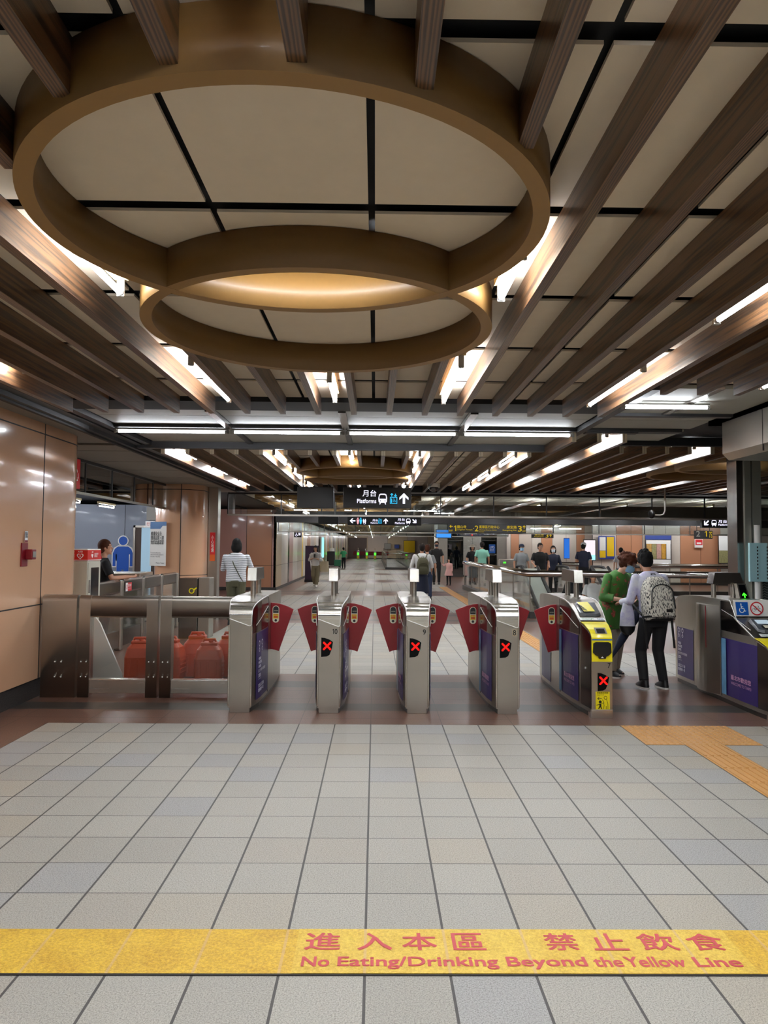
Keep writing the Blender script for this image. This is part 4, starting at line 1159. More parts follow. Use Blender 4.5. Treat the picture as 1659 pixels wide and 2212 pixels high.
b = MB(); rect(b, -.17, -.1, .34, .18, frame((0, .01, 0), *FRONT), M['pure_white']); put_text(b, '請勿吸菸\nNo Smoking', -.13, -.06, .26, .11, frame((0, .005, 0), *FRONT), M['sign_red'], 0); b.build('notice', None, t_)
# banner on column 2
t_ = thing('banner_poster', 'tall white notice with a blue head on the left half of the second peach column', 'poster', (-4.23, 14.34, 1.5))
T = frame((0, -.03, 0), V3((.85, -.40, 0)), (0, 0, 1)); b = MB(); rect(b, -.19, -.42, .40, .86, T, M['white']); b.build('sheet', None, t_)
T2 = frame(T @ V3((0, 0, .004)), V3((.85, -.40, 0)), (0, 0, 1)); b = MB(); poly(b, [(-.19, .30), (.06, .30), (.12, .36), (.21, .36), (.21, .44), (-.19, .44)], T2, mat('banner_blue', '#2d6aa3', .4)); b.build('blue_head', None, t_)
b = MB(); put_text(b, '維護安全及\n環境品質・請\n勿於此處逗留', -.17, .0, .32, .25, T2, M['black'], .012); put_text(b, 'To ensure safety and a\nclean environment, please do\nnot loiter in this area', -.17, -.25, .32, .10, T2, M['black'], 0); put_text(b, 'Metro Taipei', -.03, -.38, .20, .03, T2, M['black'], 0); b.build('lettering', None, t_)
# red vertical notice by the steel post
t_ = thing('wall_notice', 'narrow red vertical notice on the steel post, left of the striped shirt', 'notice', (-3.325, 14.985, 1.50))
b = MB(); T = frame((0, 0, 0), *FRONT); rect(b, -.045, -.33, .11, .58, T, M['notice_red']); rect(b, -.045, -.33, .11, .13, frame((0, -.002, 0), *FRONT), mat('notice_orange', '#d9672c', .4))
put_text(b, '小\n心\n地\n滑', -.018, -.15, .055, .34, frame((0, -.004, 0), *FRONT), M['pure_white']); b.build('sheet', None, t_)
t_ = thing('wall_notice', 'red notice wrapping the far edge of the near peach column', 'notice', (-3.415, 8.335, 2.26))
b = MB(); T = frame((.005, -.01, 0), V3((.3, .95, 0)), (0, 0, 1)); rect(b, -.08, -.14, .16, .34, T, M['notice_red']); put_text(b, '小心', -.05, -.05, .1, .14, frame((.008, -.012, 0), V3((.3, .95, 0)), (0, 0, 1)), M['pure_white']); b.build('sheet', None, t_)
# steel box beside the woman in stripes
t_ = thing('metal_bin', 'low brushed metal box with a yellow mark, in front of the woman in stripes', 'bin', (-2.98, 12.0, 0))
MB().box((-.15, -.2, 0), (.14, .2, .96)).build('bin_body', M['steel_side'], t_, bevel=.01)
MB().box((.15, -.18, .0), (.33, .15, .97)).build('side_unit', M['steel_brushed'], t_, bevel=.01)
b = MB(); ringp(b, .05, .76, .03, .045, frame((0, -.203, 0), *FRONT), M['yellow_bright'], ); line(b, (.09, .78), (.13, .81), .02, frame((0, -.203, 0), *FRONT), M['yellow_bright']); b.build('yellow_mark', None, t_)
# ================================================================ SIGNS
def box_sign(lab, x0, x1, z0, z1, y, name='hanging_sign', hang=True, ztop=2.757, d=.12):
    cx = (x0 + x1) / 2
    t_ = thing(name, lab, 'sign', (cx, y, (z0 + z1) / 2))
    w, h = (x1 - x0) / 2, (z1 - z0) / 2
    MB().box((-w, -d / 2, -h), (w, d / 2, h)).build('housing', M['sign_black'], t_, bevel=.008)
    if hang:
        for sx in (-w * .7, w * .7): MB().cyl((sx, 0, h), (sx, 0, ztop - (z0 + z1) / 2), .012, n=8).build('hanger', M['trim_dark'], t_)
    return t_, frame((0, -d / 2 - .003, 0), *FRONT)
glow('sign_white', '#e9e6ff', 1.15); glow('sign_cyan', '#35b7e8', 1.0); glow('sign_pink', '#f4a2a8', 1.0); glow('sign_gold', '#d9bb2e', .55)
def train(mb, cx, cy, s_, T, m, back):
    p = [(x * s_ + cx, y * s_ + cy) for x, y in [(-.40, -.28), (-.42, .1), (-.34, .42), (-.2, .5), (.2, .5), (.34, .42), (.42, .1), (.40, -.28), (.3, -.38), (-.3, -.38)]]
    poly(mb, p, T, m); T2 = T @ Matrix.Translation((0, 0, .002))
    poly(mb, [(x * s_ + cx, y * s_ + cy) for x, y in [(-.33, 0), (-.30, .3), (-.2, .38), (.2, .38), (.30, .3), (.33, 0)]], T2, back)
    for q in (-.22, .22): disc(mb, cx + q * s_, cy - .2 * s_, .05 * s_, T2, back, n=10); line(mb, (cx + q * s_, cy - .38 * s_), (cx + q * 1.3 * s_, cy - .54 * s_), .09 * s_, T, m)
def lift(mb, cx, cy, s_, T, m):
    for a, c, w_, h_ in ((-.35, -.5, .7, .06), (-.35, .1, .7, .06), (-.35, -.5, .06, .66), (.29, -.5, .06, .66)): rect(mb, cx + a * s_, cy + c * s_, w_ * s_, h_ * s_, T, m)
    wheelchair(mb, cx + .06 * s_, cy - .17 * s_, .42 * s_, T, m); disc(mb, cx - .2 * s_, cy - .05 * s_, .06 * s_, T, m, n=8); rect(mb, cx - .24 * s_, cy - .4 * s_, .09 * s_, .28 * s_, T, m)
    for q, up_ in ((-.18, 1), (.18, -1)):
        line(mb, (cx + q * s_, cy + .2 * s_), (cx + q * s_, cy + .48 * s_), .07 * s_, T, m)
        ty = cy + (.5 if up_ > 0 else .2) * s_
        for e in (-1, 1): line(mb, (cx + q * s_, ty), (cx + (q + e * .12) * s_, ty - up_ * .13 * s_), .07 * s_, T, m)
SW, SY, SP, SG = M['sign_white'], M['sign_cyan'], M['sign_pink'], M['sign_gold']
t_, T = box_sign('blank dark sign panel hanging left of the platform sign', -1.44, -.77, 2.19, 2.58, 13.5)
t_, T = box_sign('black hanging sign reading Platforms with train, lift and upward arrow symbols', -.594, .658, 2.20, 2.577, 13.5)
b = MB(); put_text(b, '月台', -.27, .02, .25, .12, T, SW, .008); put_text(b, 'Platforms', -.37, -.10, .35, .075, T, SW, .01)
train(b, .10, -.02, .19, T, SW, M['sign_black']); lift(b, .30, -.015, .19, T, SY)
arrow(b, .49, -.01, .20, PI / 2, T, SW); b.build('lettering', None, t_)
t_, T = box_sign('blank black sign box under the glass rail, left of the restroom direction sign', -1.29, -.83, 1.985, 2.165, 16.6, ztop=2.5)
t_, T = box_sign('long black sign with restroom, lift and platform directions under the glass rail', -.63, 1.04, 1.97, 2.165, 16.6, ztop=2.5)
b = MB(); arrow(b, -.72, 0, .13, PI, T, SW)
def pers(mb, cx, s_, T, m, skirt=False):
    disc(mb, cx, .055 * s_, .017 * s_, T, m, n=12)
    poly(mb, [(cx - .03 * s_, .03 * s_), (cx + .03 * s_, .03 * s_), (cx + .024 * s_, -.02 * s_), (cx + .012 * s_, -.075 * s_), (cx - .012 * s_, -.075 * s_), (cx - .024 * s_, -.02 * s_)], T, m)
pers(b, -.60, 1, T, SP); pers(b, -.535, 1, T, SY); pers(b, -.47, .6, T, SW); pers(b, -.43, .6, T, SW); wheelchair(b, -.45, -.04, .09, T, SW)
put_text(b, '月台', -.27, -.01, .12, .05, T, SW, .008); put_text(b, 'Platforms', -.31, -.06, .16, .032, T, SW, .008); lift(b, -.10, 0, .11, T, SY); arrow(b, .03, 0, .12, PI / 2, T, SW)
put_text(b, '月台', .30, .005, .16, .06, T, SW, .008); put_text(b, 'Platforms', .24, -.065, .22, .045, T, SW, .008); train(b, .54, 0, .12, T, SW, M['sign_black']); arrow(b, .68, 0, .12, -PI / 4, T, SW); b.build('lettering', None, t_)
t_, T = box_sign('black platform sign with arrow pointing down left, beside the steel pillar', 7.6, 8.28, 1.99, 2.21, 17, ztop=2.5)
b = MB(); arrow(b, -.24, 0, .15, -PI * .75, T, SW); train(b, -.06, 0, .14, T, SW, M['sign_black']); put_text(b, '月台', .04, 0, .2, .075, T, SW, .008); put_text(b, 'Platforms', .04, -.06, .25, .045, T, SW, .01); b.build('lettering', None, t_)
t_, T = box_sign('restroom direction sign seen at the right edge behind the glass', 8.58, 9.3, 1.99, 2.21, 17, ztop=2.5)
b = MB(); pers(b, -.22, 1.3, T, SP); pers(b, -.12, 1.3, T, SY); b.build('symbols', None, t_)
t_, T = box_sign('dark exit sign with golden lettering for exits 1, 2 and 3 under the glass', 2.39, 4.93, 1.96, 2.25, 23.9, hang=False, d=.08)
b = MB(); arrow(b, -1.19, .06, .11, PI, T, SG); put_text(b, 'EXIT', -1.24, -.10, .11, .05, T, SG, .01)
one(b, -1.09, -.09, .07, .18, T, SG); put_text(b, '龍山寺', -.99, .0, .30, .10, T, SG, .01); put_text(b, 'Longshan Temple', -.99, -.075, .50, .055, T, SG, .006)
disc(b, -.45, 0, .012, T, SG); put_text(b, '2', -.41, -.09, .11, .18, T, SG, .01); put_text(b, '萬華區行政中心', -.27, .0, .66, .10, T, SG, .008); put_text(b, 'Wanhua District Admin.\nCenter', -.27, -.125, .58, .10, T, SG, .0)
put_text(b, '康定路', .63, .0, .33, .10, T, SG, .01); put_text(b, 'Kangding Rd.', .50, -.085, .46, .06, T, SG, .004); put_text(b, '3', 1.0, -.09, .12, .18, T, SG, .01); arrow(b, 1.2, .06, .11, PI / 2, T, SG); put_text(b, 'EXIT', 1.15, -.10, .1, .05, T, SG, .01)
b.build('lettering', None, t_)
t_, T = box_sign('small dark sign with yellow number 3 hanging beyond the escalators', 7.05, 8.05, 1.93, 2.16, 33, hang=True, ztop=2.7, d=.06)
b = MB(); put_text(b, '康定路', -.35, .0, .4, .09, T, SG, .01); put_text(b, 'Kangding Rd.', -.38, -.08, .44, .05, T, SG, 0); put_text(b, '3', .14, -.09, .12, .17, T, SG, .01); arrow(b, .36, 0, .14, PI / 2, T, SG); b.build('lettering', None, t_)
t_, T = box_sign('small dark sign with numbers 2 and 1 below the platform sign at right', 10.5, 11.1, 1.83, 2.1, 24, hang=True, ztop=2.7, d=.06)
b = MB(); put_text(b, '2', -.24, -.06, .12, .18, T, M['tube_holder'], .01); one(b, .04, -.06, .07, .18, T, SG); put_text(b, '7S', .18, -.1, .1, .2, T, SG, 0); b.build('lettering', None, t_)
t_, T = box_sign('small black blade sign with wheelchair and people symbols on the left wall', -2.93, -2.66, 1.80, 2.03, 26.5, hang=False, d=.04)
b = MB(); wheelchair(b, -.05, -.02, .15, T, SW); pers(b, .04, .7, T, SW); pers(b, .08, .7, T, SW); b.build('symbols', None, t_)
# video screen
t_, T = box_sign('bright blue video screen hanging beyond the glass panes', 2.55, 3.25, 1.86, 2.24, 31, hang=True, ztop=2.7, d=.06)
b = MB(); rect(b, -.31, -.16, .62, .32, T, glow('screen_blue', '#3c86e0', 1.1)); b.build('screen', None, t_)
# ================================================================ CROSSWISE SLATS AND LAMPS FARTHER ALONG
wood('wood_warm', '#8a6236', '#c39a5e', 'x')
mb0 = None
for k in range(30):
    y = 17.6 + k * 1.05 * (1 + k * .02)
    if y > 80: break
    if mb0 is None:
        b = MB(); b.box((-2.0, -.03, 0), (2.0, .03, .13)); mb0 = b.build('ceiling_slat', M['wood_warm']); mb0.location = (-.9, y, 2.60)
        tag(mb0, 'pale wooden slat running crosswise under the far ceiling above the passage', 'ceiling slat', 'crosswise slats over the far passage')
    else: dup(mb0, (-.9, y, 2.60))
for x in (-2.2, -.3, 1.6, 4.2, 6.4, 8.6, 11.):
    for y in (18.5, 22.2, 27., 30., 33.8, 37., 41., 45., 50., 55., 61., 67., 73., 79., 85.):  # some of these rows are added to brighten the far hall
        if x > 2 and y > 47 and x < 8: continue
        if x > 7 and y > 36: continue
        if x > 9 and y > 29: continue
        lamp(x, y, 2.52, 'lit fluorescent tube under the ceiling beyond the first row of glass panes', 'tubes of the far hall')
for x in (9.4, 10.9, 12.4, 13.9): lamp(x, 28.7, 2.5, 'added tube in the crosswise row brightening the right wall panels', 'added tubes before the right wall', -PI / 2)  # added tubes, only there to brighten the right wall
for x in (6.6, 8.1, 9.6): lamp(x, 38.2, 2.5, 'added tube in the crosswise row brightening the wall beside the elevator', 'added tubes beside the elevator', -PI / 2)  # added tubes that lift the dark wall next to the elevator
for y in (10., 12., 14.5, 17.2, 19.6):
    for x in (-5.3, -7.4, -9.5, -12): lamp(x, y, 2.52, 'added tube brightening the restroom area behind the left glass panes', 'added tubes over the restroom area')  # added tubes to brighten the restroom wall and its surroundings
# ================================================================ ESCALATOR WELL
def railing(lab, pts, closed=False, zt=.94, r=.075, glass_z=(.14, .9), base=.14):
    t_ = thing('glass_railing', lab, 'railing', (pts[0][0], pts[0][1], 0))
    o = V3((pts[0][0], pts[0][1], 0)); P = [V3((p[0], p[1], 0)) - o for p in pts]
    b = MB(); b.tube([p + V3((0, 0, zt)) for p in P], r, 14); b.build('handrail', M['chrome'], t_)
    for a, c in zip(P, P[1:]):
        d = (c - a); L_ = d.length; d.normalize(); nn = V3((-d.y, d.x, 0)) * .07; n_ = max(1, round(L_ / 1.8))
        b = MB(); b.loft([[a - nn + V3((0, 0, z)), c - nn + V3((0, 0, z)), c + nn + V3((0, 0, z)), a + nn + V3((0, 0, z))] for z in (0, base)], M['granite_dark'], True, False); b.build('stone_curb', None, t_)
        for i in range(n_):
            s0, s1 = a + d * (L_ * i / n_ + .01), a + d * (L_ * (i + 1) / n_ - .01); g = MB(); e = V3((-d.y, d.x, 0)) * .006
            g.loft([[s0 - e + V3((0, 0, z)), s1 - e + V3((0, 0, z)), s1 + e + V3((0, 0, z)), s0 + e + V3((0, 0, z))] for z in glass_z], M['pane_clear'], True, False); g.build('pane', None, t_)
            MB().cyl(s0 + V3((0, 0, base)), s0 + V3((0, 0, zt)), .012, n=8).build('upright', M['chrome'], t_)
    return t_
railing('long chrome-railed glass balustrade around the escalator well', [(3.2, 26.2), (3.28, 15.55), (10.1, 15.55)])
# well walls and lower floor
b = MB(); x0, y0, x1, y1 = HOLE
b.box((x0 - .05, y0 - .05, -4.2), (x0, y1, 0)); b.box((x1, y0, -4.2), (x1 + .05, y1, 0)); b.box((x0, y0 - .05, -4.2), (x1, y0, 0)); b.box((x0, y1, -4.2), (x1, y1 + .05, 0)); b.box((x0, y0, -4.25), (x1, y1, -4.2))
struct(b.build('wall_stairwell', M['panel_cream']))
lamp(5.0, 18, -1.0, 'lit tube inside the escalator well below the hall floor', 'tubes in the escalator well'); lamp(4.2, 16.4, -1.0, 'lit tube inside the escalator well below the hall floor', 'tubes in the escalator well'); lamp(6.3, 16.5, -.8, 'lit tube inside the escalator well below the hall floor', 'tubes in the escalator well'); lamp(8.3, 19, -1.0, 'lit tube inside the escalator well below the hall floor', 'tubes in the escalator well')  # added tubes, put in because the well is dark
def escalator(x, lab):
    """descends toward the camera from the landing at y = 22"""
    t_ = thing('escalator', lab, 'escalator', (x, 22.3, 0))
    ang = math.radians(30); n = 26; b = MB()
    for i in range(n):
        y = -.9 - i * .30 * .9; z = -.02 - i * .156
        b.box((-.5, y - .29, z - .18), (.5, y, z))
    b.build('step_band', M['steel_dark'], t_)
    MB().box((-.8, -.9, -.03), (.8, .4, .004)).build('landing_plate', M['steel_side'], t_)
    for s_ in (-1, 1):
        X = s_ * .62
        path = [(X, .35, .45), (X, .48, .62), (X, .42, .82), (X, .25, .93), (X, -.5, .95), (X, -.95, .93), (X, -1.5, .70)] + [(X, -1.5 - k * .8, .70 - k * .8 * .578) for k in range(1, 9)]
        MB().tube(path, .04, 8).build('handrail', M['rubber'], t_)
        prof = [(.35, .1), (.42, .8), (.25, .89), (-.5, .91), (-.95, .89), (-1.5, .66), (-7.9, -3.04), (-7.9, -3.9), (-1.4, -.12), (-.8, .1)]
        g = MB(); g.prism([(p[0], p[1]) for p in prof], .012, (X, 0, 0), (0, 1, 0), (0, 0, 1)); g.build('balustrade_glass', M['pane_clear'], t_)
        g = MB(); g.loft([[V3((X + q - .12, y, z)), V3((X + q + .12, y, z)), V3((X + q + .12, y, z - .25)), V3((X + q - .12, y, z - .25))] for q in (0,) for y, z in ((.4, .12), (-.9, .12), (-7.9, -3.8))], M['steel_brushed'], True, False); g.build('skirt', None, t_)
    return t_
escalator(5.0, 'escalator descending toward the camera, nearer the central passage'); escalator(7.3, 'escalator descending toward the camera, closer to the steel pillar')
# sloping steel panels of the escalator flanks
def flank(x, lab, w=.34):
    t_ = thing('sloping_panel', lab, 'panel', (x, 19.9, 0))
    g = MB(); g.loft([[V3((-w / 2, 0, .93)), V3((w / 2, 0, .93)), V3((w / 2, 0, .80)), V3((-w / 2, 0, .80))], [V3((-w / 2, -4.1, -1.0)), V3((w / 2, -4.1, -1.0)), V3((w / 2, -4.1, -1.15)), V3((-w / 2, -4.1, -1.15))]], mat('flank_grey', '#a7aca3', .4), True, False); g.build('steel_panel', None, t_)
    for s_ in (-1, 1): MB().tube([(s_ * (w / 2 + .05), .1, .97), (s_ * (w / 2 + .05), -4.1, -.95)], .045, 8).build('black_edge', M['rubber'], t_)
flank(4.22, 'sloping steel panel with black edges nearer the corner of the glass balustrade'); flank(6.15, 'sloping steel panel with black edges farther right in the escalator well')
railing('chrome rail behind the escalators, left part', [(5.9, 24.8), (6.9, 24.8)]); railing('second chrome-railed balustrade behind the escalators at right', [(7.9, 23.4), (12.5, 23.4)])
t_ = thing('fare_gate', 'steel ticket gate with a small green light beside the far steel pillar', 'ticket gate', (5.9, 31.5, 0))
MB().box((-.6, -.15, 0), (.6, .15, 1.0)).build('body', M['steel_bright'], t_, bevel=.03); b = MB(); rect(b, -.4, .82, .1, .05, frame((0, -.153, 0), *FRONT), M['led_green']); b.build('green_light', None, t_)
# elevator
t_ = thing('elevator_shaft', 'dark glass elevator shaft with steel corners beyond the little girl', 'elevator', (4.9, 37.0, 0))
b = MB(); b.box((-1.25, 0, 0), (1.25, 2.0, 2.7)); b.build('glass_shell', M['pane_dark'], t_)
MB().box((-1.2, .3, 0), (1.2, 1.9, 2.68)).build('dark_core', mat('shaft_dark', '#17201f', .3), t_)
for a, c in ((-1.75, -1.25), (1.25, 1.75)): MB().box((a, -.05, 0), (c, 2.05, 2.7)).build('steel_corner', M['steel_brushed'], t_)
b = MB(); b.box((-.45, -.06, .1), (.0, -.02, 2.0)); b.box((.01, -.06, .1), (.45, -.02, 2.0)); dd = b.build('door', M['steel_bright'], t_)
b = MB(); b.box((-.75, -.08, 2.03), (.6, -.03, 2.22)); hd = b.build('header', mat('header_blue', '#16295c', .4), t_)
b = MB(); T = frame((0, -.085, 2.06), *FRONT); put_text(b, '電梯', -.65, .01, .35, .12, T, M['tube_holder']); put_text(b, '▲', -.05, .02, .08, .08, T, M['led_red']); lift(b, .4, .07, .11, T, M['tube_holder']); b.build('lettering', None, hd)
MB().box((-1.25, -.1, 0), (1.25, .0, .1)).build('sill', M['granite_dark'], t_)
t_ = thing('bicycle_sign', 'blue square bicycle sign fixed to the elevator glass', 'sign', (5.9, 36.9, 1.42))
b = MB(); T = frame((0, 0, 0), *FRONT); rect(b, -.16, -.22, .32, .44, T, M['sign_blue']); T2 = frame((0, -.004, 0), *FRONT)
for q in (-.07, .07): ringp(b, q, .06, .04, .052, T2, W_, n=16)
for q in (((-.07, .06), (-.02, .12)), ((-.02, .12), (.05, .12)), ((.05, .12), (0, .06)), ((0, .06), (-.02, .12)), ((.04, .15), (.07, .06))): line(b, *q, .012, T2, W_)
put_text(b, '腳踏車\nBicycles', -.11, -.14, .22, .12, T2, W_, 0); b.build('panel', None, t_)
# ================================================================ FAR CENTRE
railing('long glass railing of the far stair opening in the middle of the passage', [(.75, 80), (.75, 47.9), (2.3, 47.9), (2.3, 80)], zt=1.05, r=.04)
fg = None
for i, x in enumerate((-1.95, -.95, .0, 1.0)):
    if fg is None:
        fg = thing('far_ticket_gate', 'tiny distant ticket gate with green and red lights at the end of the passage', 'ticket gate', (x, 84, 0), 0, 'distant ticket gates')
        MB().box((-.15, 0, 0), (.15, 1.8, 1.0)).build('body', M['steel_brushed'], fg, bevel=.03)
        b = MB(); b.box((-.55, .8, .45), (-.15, .84, .9)); b.box((.15, .8, .45), (.55, .84, .9)); b.build('flap', M['flap_red'], fg)
        b = MB(); rect(b, -.1, .5, .2, .25, frame((0, -.01, 0), *FRONT), M['led_green']); b.build('green_light', None, fg)
        b = MB(); rect(b, -.12, .1, .24, .3, frame((0, -.01, 0), *FRONT), M['yellow_bright']); b.build('yellow_sticker', None, fg)
        MB().cyl((0, .6, 1.0), (0, .6, 1.3), .05, n=10).build('sensor_post', M['steel_bright'], fg)
    else: dup(fg, (x, 84, 0))
t_ = thing('brown_shutter', 'brown door panel at the far end of the passage', 'door', (-2.1, 87.9, 0)); MB().box((-1.1, -.05, 0), (1.1, 0, 2.5)).build('door_leaf', M['door_brown'], t_); MB().box((.9, -.1, 1.0), (.98, -.05, 1.2)).build('handle', M['screw'], t_)
for i, (x, w, h, c, lab) in enumerate(((4.1, 1.4, 1.5, 'yellow_map', 'yellow map board on the far end wall'), (1.5, .8, .7, 'tube_holder', 'small grey notice board on the far end wall'), (3.0 - .4, .6, .5, 'map_blue', 'small blue screen on the far end wall'))):
    t_ = thing('notice_board', lab, 'board', (x, 87.85, 1.5)); MB().box((-w / 2, -.05, -h / 2), (w / 2, .0, h / 2)).build('frame', M['steel_dark'], t_); b = MB(); rect(b, -w / 2 + .04, -h / 2 + .04, w - .08, h - .08, frame((0, -.055, 0), *FRONT), M[c]); b.build('sheet', None, t_)
t_ = thing('light_box', 'bright cyan advertising light box on the left wall of the passage', 'light box', (-3.22, 44, 0)); MB().box((0, -1.0, .75), (.08, 1.0, 2.05)).build('frame', M['steel_brushed'], t_)
b = MB(); rect(b, -.93, .8, 1.86, 1.2, frame((.085, 0, 0), (0, 1, 0), (0, 0, 1)), glow('lightbox_cyan', '#8be8f2', 1.3)); b.build('lit_panel', None, t_)
# posters on the right wall
def board(lab, x0, x1, z0, z1, y, parts, fr='steel_dark', nm='poster_board'):
    t_ = thing(nm, lab, 'poster', ((x0 + x1) / 2, y, (z0 + z1) / 2)); w, h = (x1 - x0) / 2, (z1 - z0) / 2
    MB().box((-w, -.06, -h), (w, .0, h)).build('frame', M[fr], t_)
    for k, (a, c, e, f, m) in enumerate(parts):
        b = MB(); rect(b, -w + a * 2 * w, -h + c * 2 * h, e * 2 * w, f * 2 * h, frame((0, -.064 - .002 * k, 0), *FRONT), m if not isinstance(m, str) else M[m]); b.build('sheet', None, t_)
    return t_
mat('art_ochre', '#b08a4a', .5, nz=.6, ns=14); mat('art_olive', '#8f8a5e', .5, nz=.6, ns=16); mat('art_pink', '#b48d84', .5, nz=.5, ns=18); mat('art_gold', '#b98b35', .5, nz=.6, ns=12)
RY = 30.1
board('large framed board with a blue head and a row of painted art panels', 11.12, 12.2, .80, 2.04, RY, [(.0, .86, 1, .14, 'map_blue'), (.03, .72, .94, .12, 'white'), (.04, .22, .2, .5, 'art_ochre'), (.25, .22, .17, .5, 'art_olive'), (.43, .22, .17, .5, 'art_pink'), (.61, .22, .17, .5, 'art_gold'), (.8, .22, .16, .5, 'white'), (.03, .02, .94, .18, 'white')])
board('yellow and white route map board beside the art panels', 9.20, 9.86, 1.05, 2.0, RY, [(.04, .06, .38, .3, 'yellow_map'), (.04, .37, .38, .58, 'white'), (.5, .12, .44, .84, 'yellow_map'), (.5, .02, .44, .08, 'map_blue')], 'map_blue')
board('bright white backlit poster with red writing, left of the route map', 8.55, 9.06, .98, 1.86, 30.05, [(.05, .25, .9, .7, glow('poster_white', '#f0dfe6', .9)), (.05, .03, .9, .24, glow('poster_cyan', '#9fe0ee', 1.))], 'steel_side')
board('narrow blue upright banner in front of the right wall', 7.75, 7.98, 1.05, 1.9, 30.05, [(.03, .03, .94, .94, glow('banner_glow', '#2f6fd0', .8))], 'map_blue')
board('small red and white notice on a peach wall panel at right', 13.18, 13.5, 1.55, 1.9, RY, [(.05, .3, .9, .65, 'notice_red'), (.05, .03, .9, .25, 'white'), (.2, .42, .6, .2, 'white')], 'white')
board('tall grey poster with dark leaf pattern next to the steel pillar', 14.1, 14.5, .9, 2.1, 30.0, [(.04, .45, .92, .52, 'white'), (.04, .03, .92, .42, 'art_olive')])
# ================================================================ STEEL PILLAR AND HEADER AT RIGHT
t_ = thing('steel_header', 'wide stainless steel header with sloped underside at the right edge, above the pillar', 'header', (3.31, 5.2, 0))
b = MB(); b.loft([[V3((0, y, 2.40)), V3((0, y, 2.70)), V3((2.2, y, 2.70)), V3((2.2, y, 2.34)), V3((.06, y, 2.34))] for y in (-2.0, 1.72)], M['steel_brushed'], True, False); b.build('cladding', None, t_)
b = MB()
for y in (-.2, .99): MB().box((-.002, y, 2.34), (.01, y + .006, 2.70)).build('seam', M['seam_black'], t_); MB().box((-.05, -2.2, 2.70), (2.2, 1.9, 2.76)).build('dark_top_trim', M['trim_dark'], t_)
t_ = thing('steel_pillar', 'tall stainless steel pillar behind the accessible gate', 'pillar', (4.42, 8.75, 0))
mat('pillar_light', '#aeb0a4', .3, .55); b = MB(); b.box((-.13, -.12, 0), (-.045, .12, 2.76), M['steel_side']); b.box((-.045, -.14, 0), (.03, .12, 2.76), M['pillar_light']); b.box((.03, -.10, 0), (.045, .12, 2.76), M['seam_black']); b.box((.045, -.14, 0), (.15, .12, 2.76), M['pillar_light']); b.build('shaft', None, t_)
# glass screen with frosted chevron band, right of the pillar
t_ = thing('glass_screen', 'tall glass screen with a patterned frosted band, right of the steel pillar', 'glass screen', (4.60, 8.75, 0))
MB().box((0, -.01, .12), (3.0, .01, 2.7)).build('pane', M['pane_smoke'], t_)
def chevron():
    m = bpy.data.materials.new('frosted_chevron'); t = NT(m); x, y, z = t.sep(t.obj())
    zz = t.m('ADD', z, t.m('MULTIPLY', t.m('PINGPONG', x, .03), .6)); s = t.m('LESS_THAN', t.m('FRACT', t.m('DIVIDE', zz, .03)), .5)
    t.bsdf(t.mix(s, srgb('#2c3331'), srgb('#717a76')), .35); M['chevron'] = m
chevron(); MB().box((.0, -.016, .8), (3.0, -.012, 1.13)).build('frosted_band', M['chevron'], t_)
MB().box((0, -.03, 0), (3.0, .03, .12)).build('bottom_rail', M['steel_brushed'], t_); MB().box((0, -.03, .72), (3.0, .03, .78)).build('middle_rail', M['steel_brushed'], t_)
t_ = thing('leaflet_stand', 'pale turquoise upright panels on a white pole beside the steel pillar', 'display panels', (4.47, 8.5, 0))
mat('turquoise', '#b2dfe4', .45, nz=.03)
for x0, x1, h0, h1 in ((-.11, .0, 1.12, 1.57), (.0, .11, 1.12, 1.57)):
    MB().box((x0, -.02 if x0 < 0 else .0, h0), (x1 - .002, .02, h1)).build('panel', M['turquoise'], t_)
MB().cyl((.02, .06, 0), (.02, .06, 1.78), .035, n=16).build('white_pole', M['white'], t_)
b = MB(); T = frame((0, -.024, 0), *FRONT)
for i in range(10): rect(b, .085, 1.15 + i * .04, .012, .02, T, M['steel_dark']); rect(b, -.03, 1.15 + i * .04, .015, .02, T, M['steel_dark'])
b.build('small_print', None, t_)
# pipe mounted camera
t_ = thing('pipe_camera', 'black camera on a bent grey pipe hanging from the ceiling at right', 'camera', (5.53, 13.9, 0))
MB().tube([(0, 0, 2.75), (0, 0, 2.22), (-.03, 0, 2.15), (-.09, 0, 2.13), (-.2, 0, 2.13)], .017, 8).build('pipe', M['tube_holder'], t_); MB().ball((-.26, 0, 2.15), (.06, .09, .085)).build('camera_body', M['black'], t_)
# stand with dark banner beside the walking woman
t_ = thing('roll_banner', 'dark purple roll-up banner behind the walking woman', 'banner', (-2.62, 30.5, 0)); MB().box((-.3, -.03, 0), (.3, .03, .1)).build('foot', M['black'], t_); MB().box((-.28, -.01, .08), (.28, .01, 1.5)).build('sheet', mat('banner_dark', '#2a1430', .4), t_); b = MB(); line(b, (.0, .45), (-.08, 1.15), .05, frame((0, -.015, 0), *FRONT), M['white']); b.build('white_streak', None, t_)
# cleaning cart
t_ = thing('cleaning_cart', 'black and green cleaning cart pushed by the worker in a green vest', 'cart', (-2.75, 48.6, 0))
MB().box((-.42, -.3, .25), (.1, .3, 1.15)).build('black_bag', M['black'], t_, bevel=.05); MB().box((.05, -.3, .15), (.5, .3, .6)).build('green_bin', mat('cart_green', '#1d6e4a', .4), t_, bevel=.03)
MB().cyl((-.15, 0, 1.15), (-.15, 0, 1.35), .22, .2, 14).build('white_roll', M['white'], t_)
for sx in (-.35, .4):
    for sy in (-.22, .22): MB().cyl((sx, sy - .02, .08), (sx, sy + .02, .08), .08, n=12).build('wheel', M['rubber'], t_)
MB().box((-.42, -.3, .15), (.5, .3, .2)).build('deck', M['steel_dark'], t_)
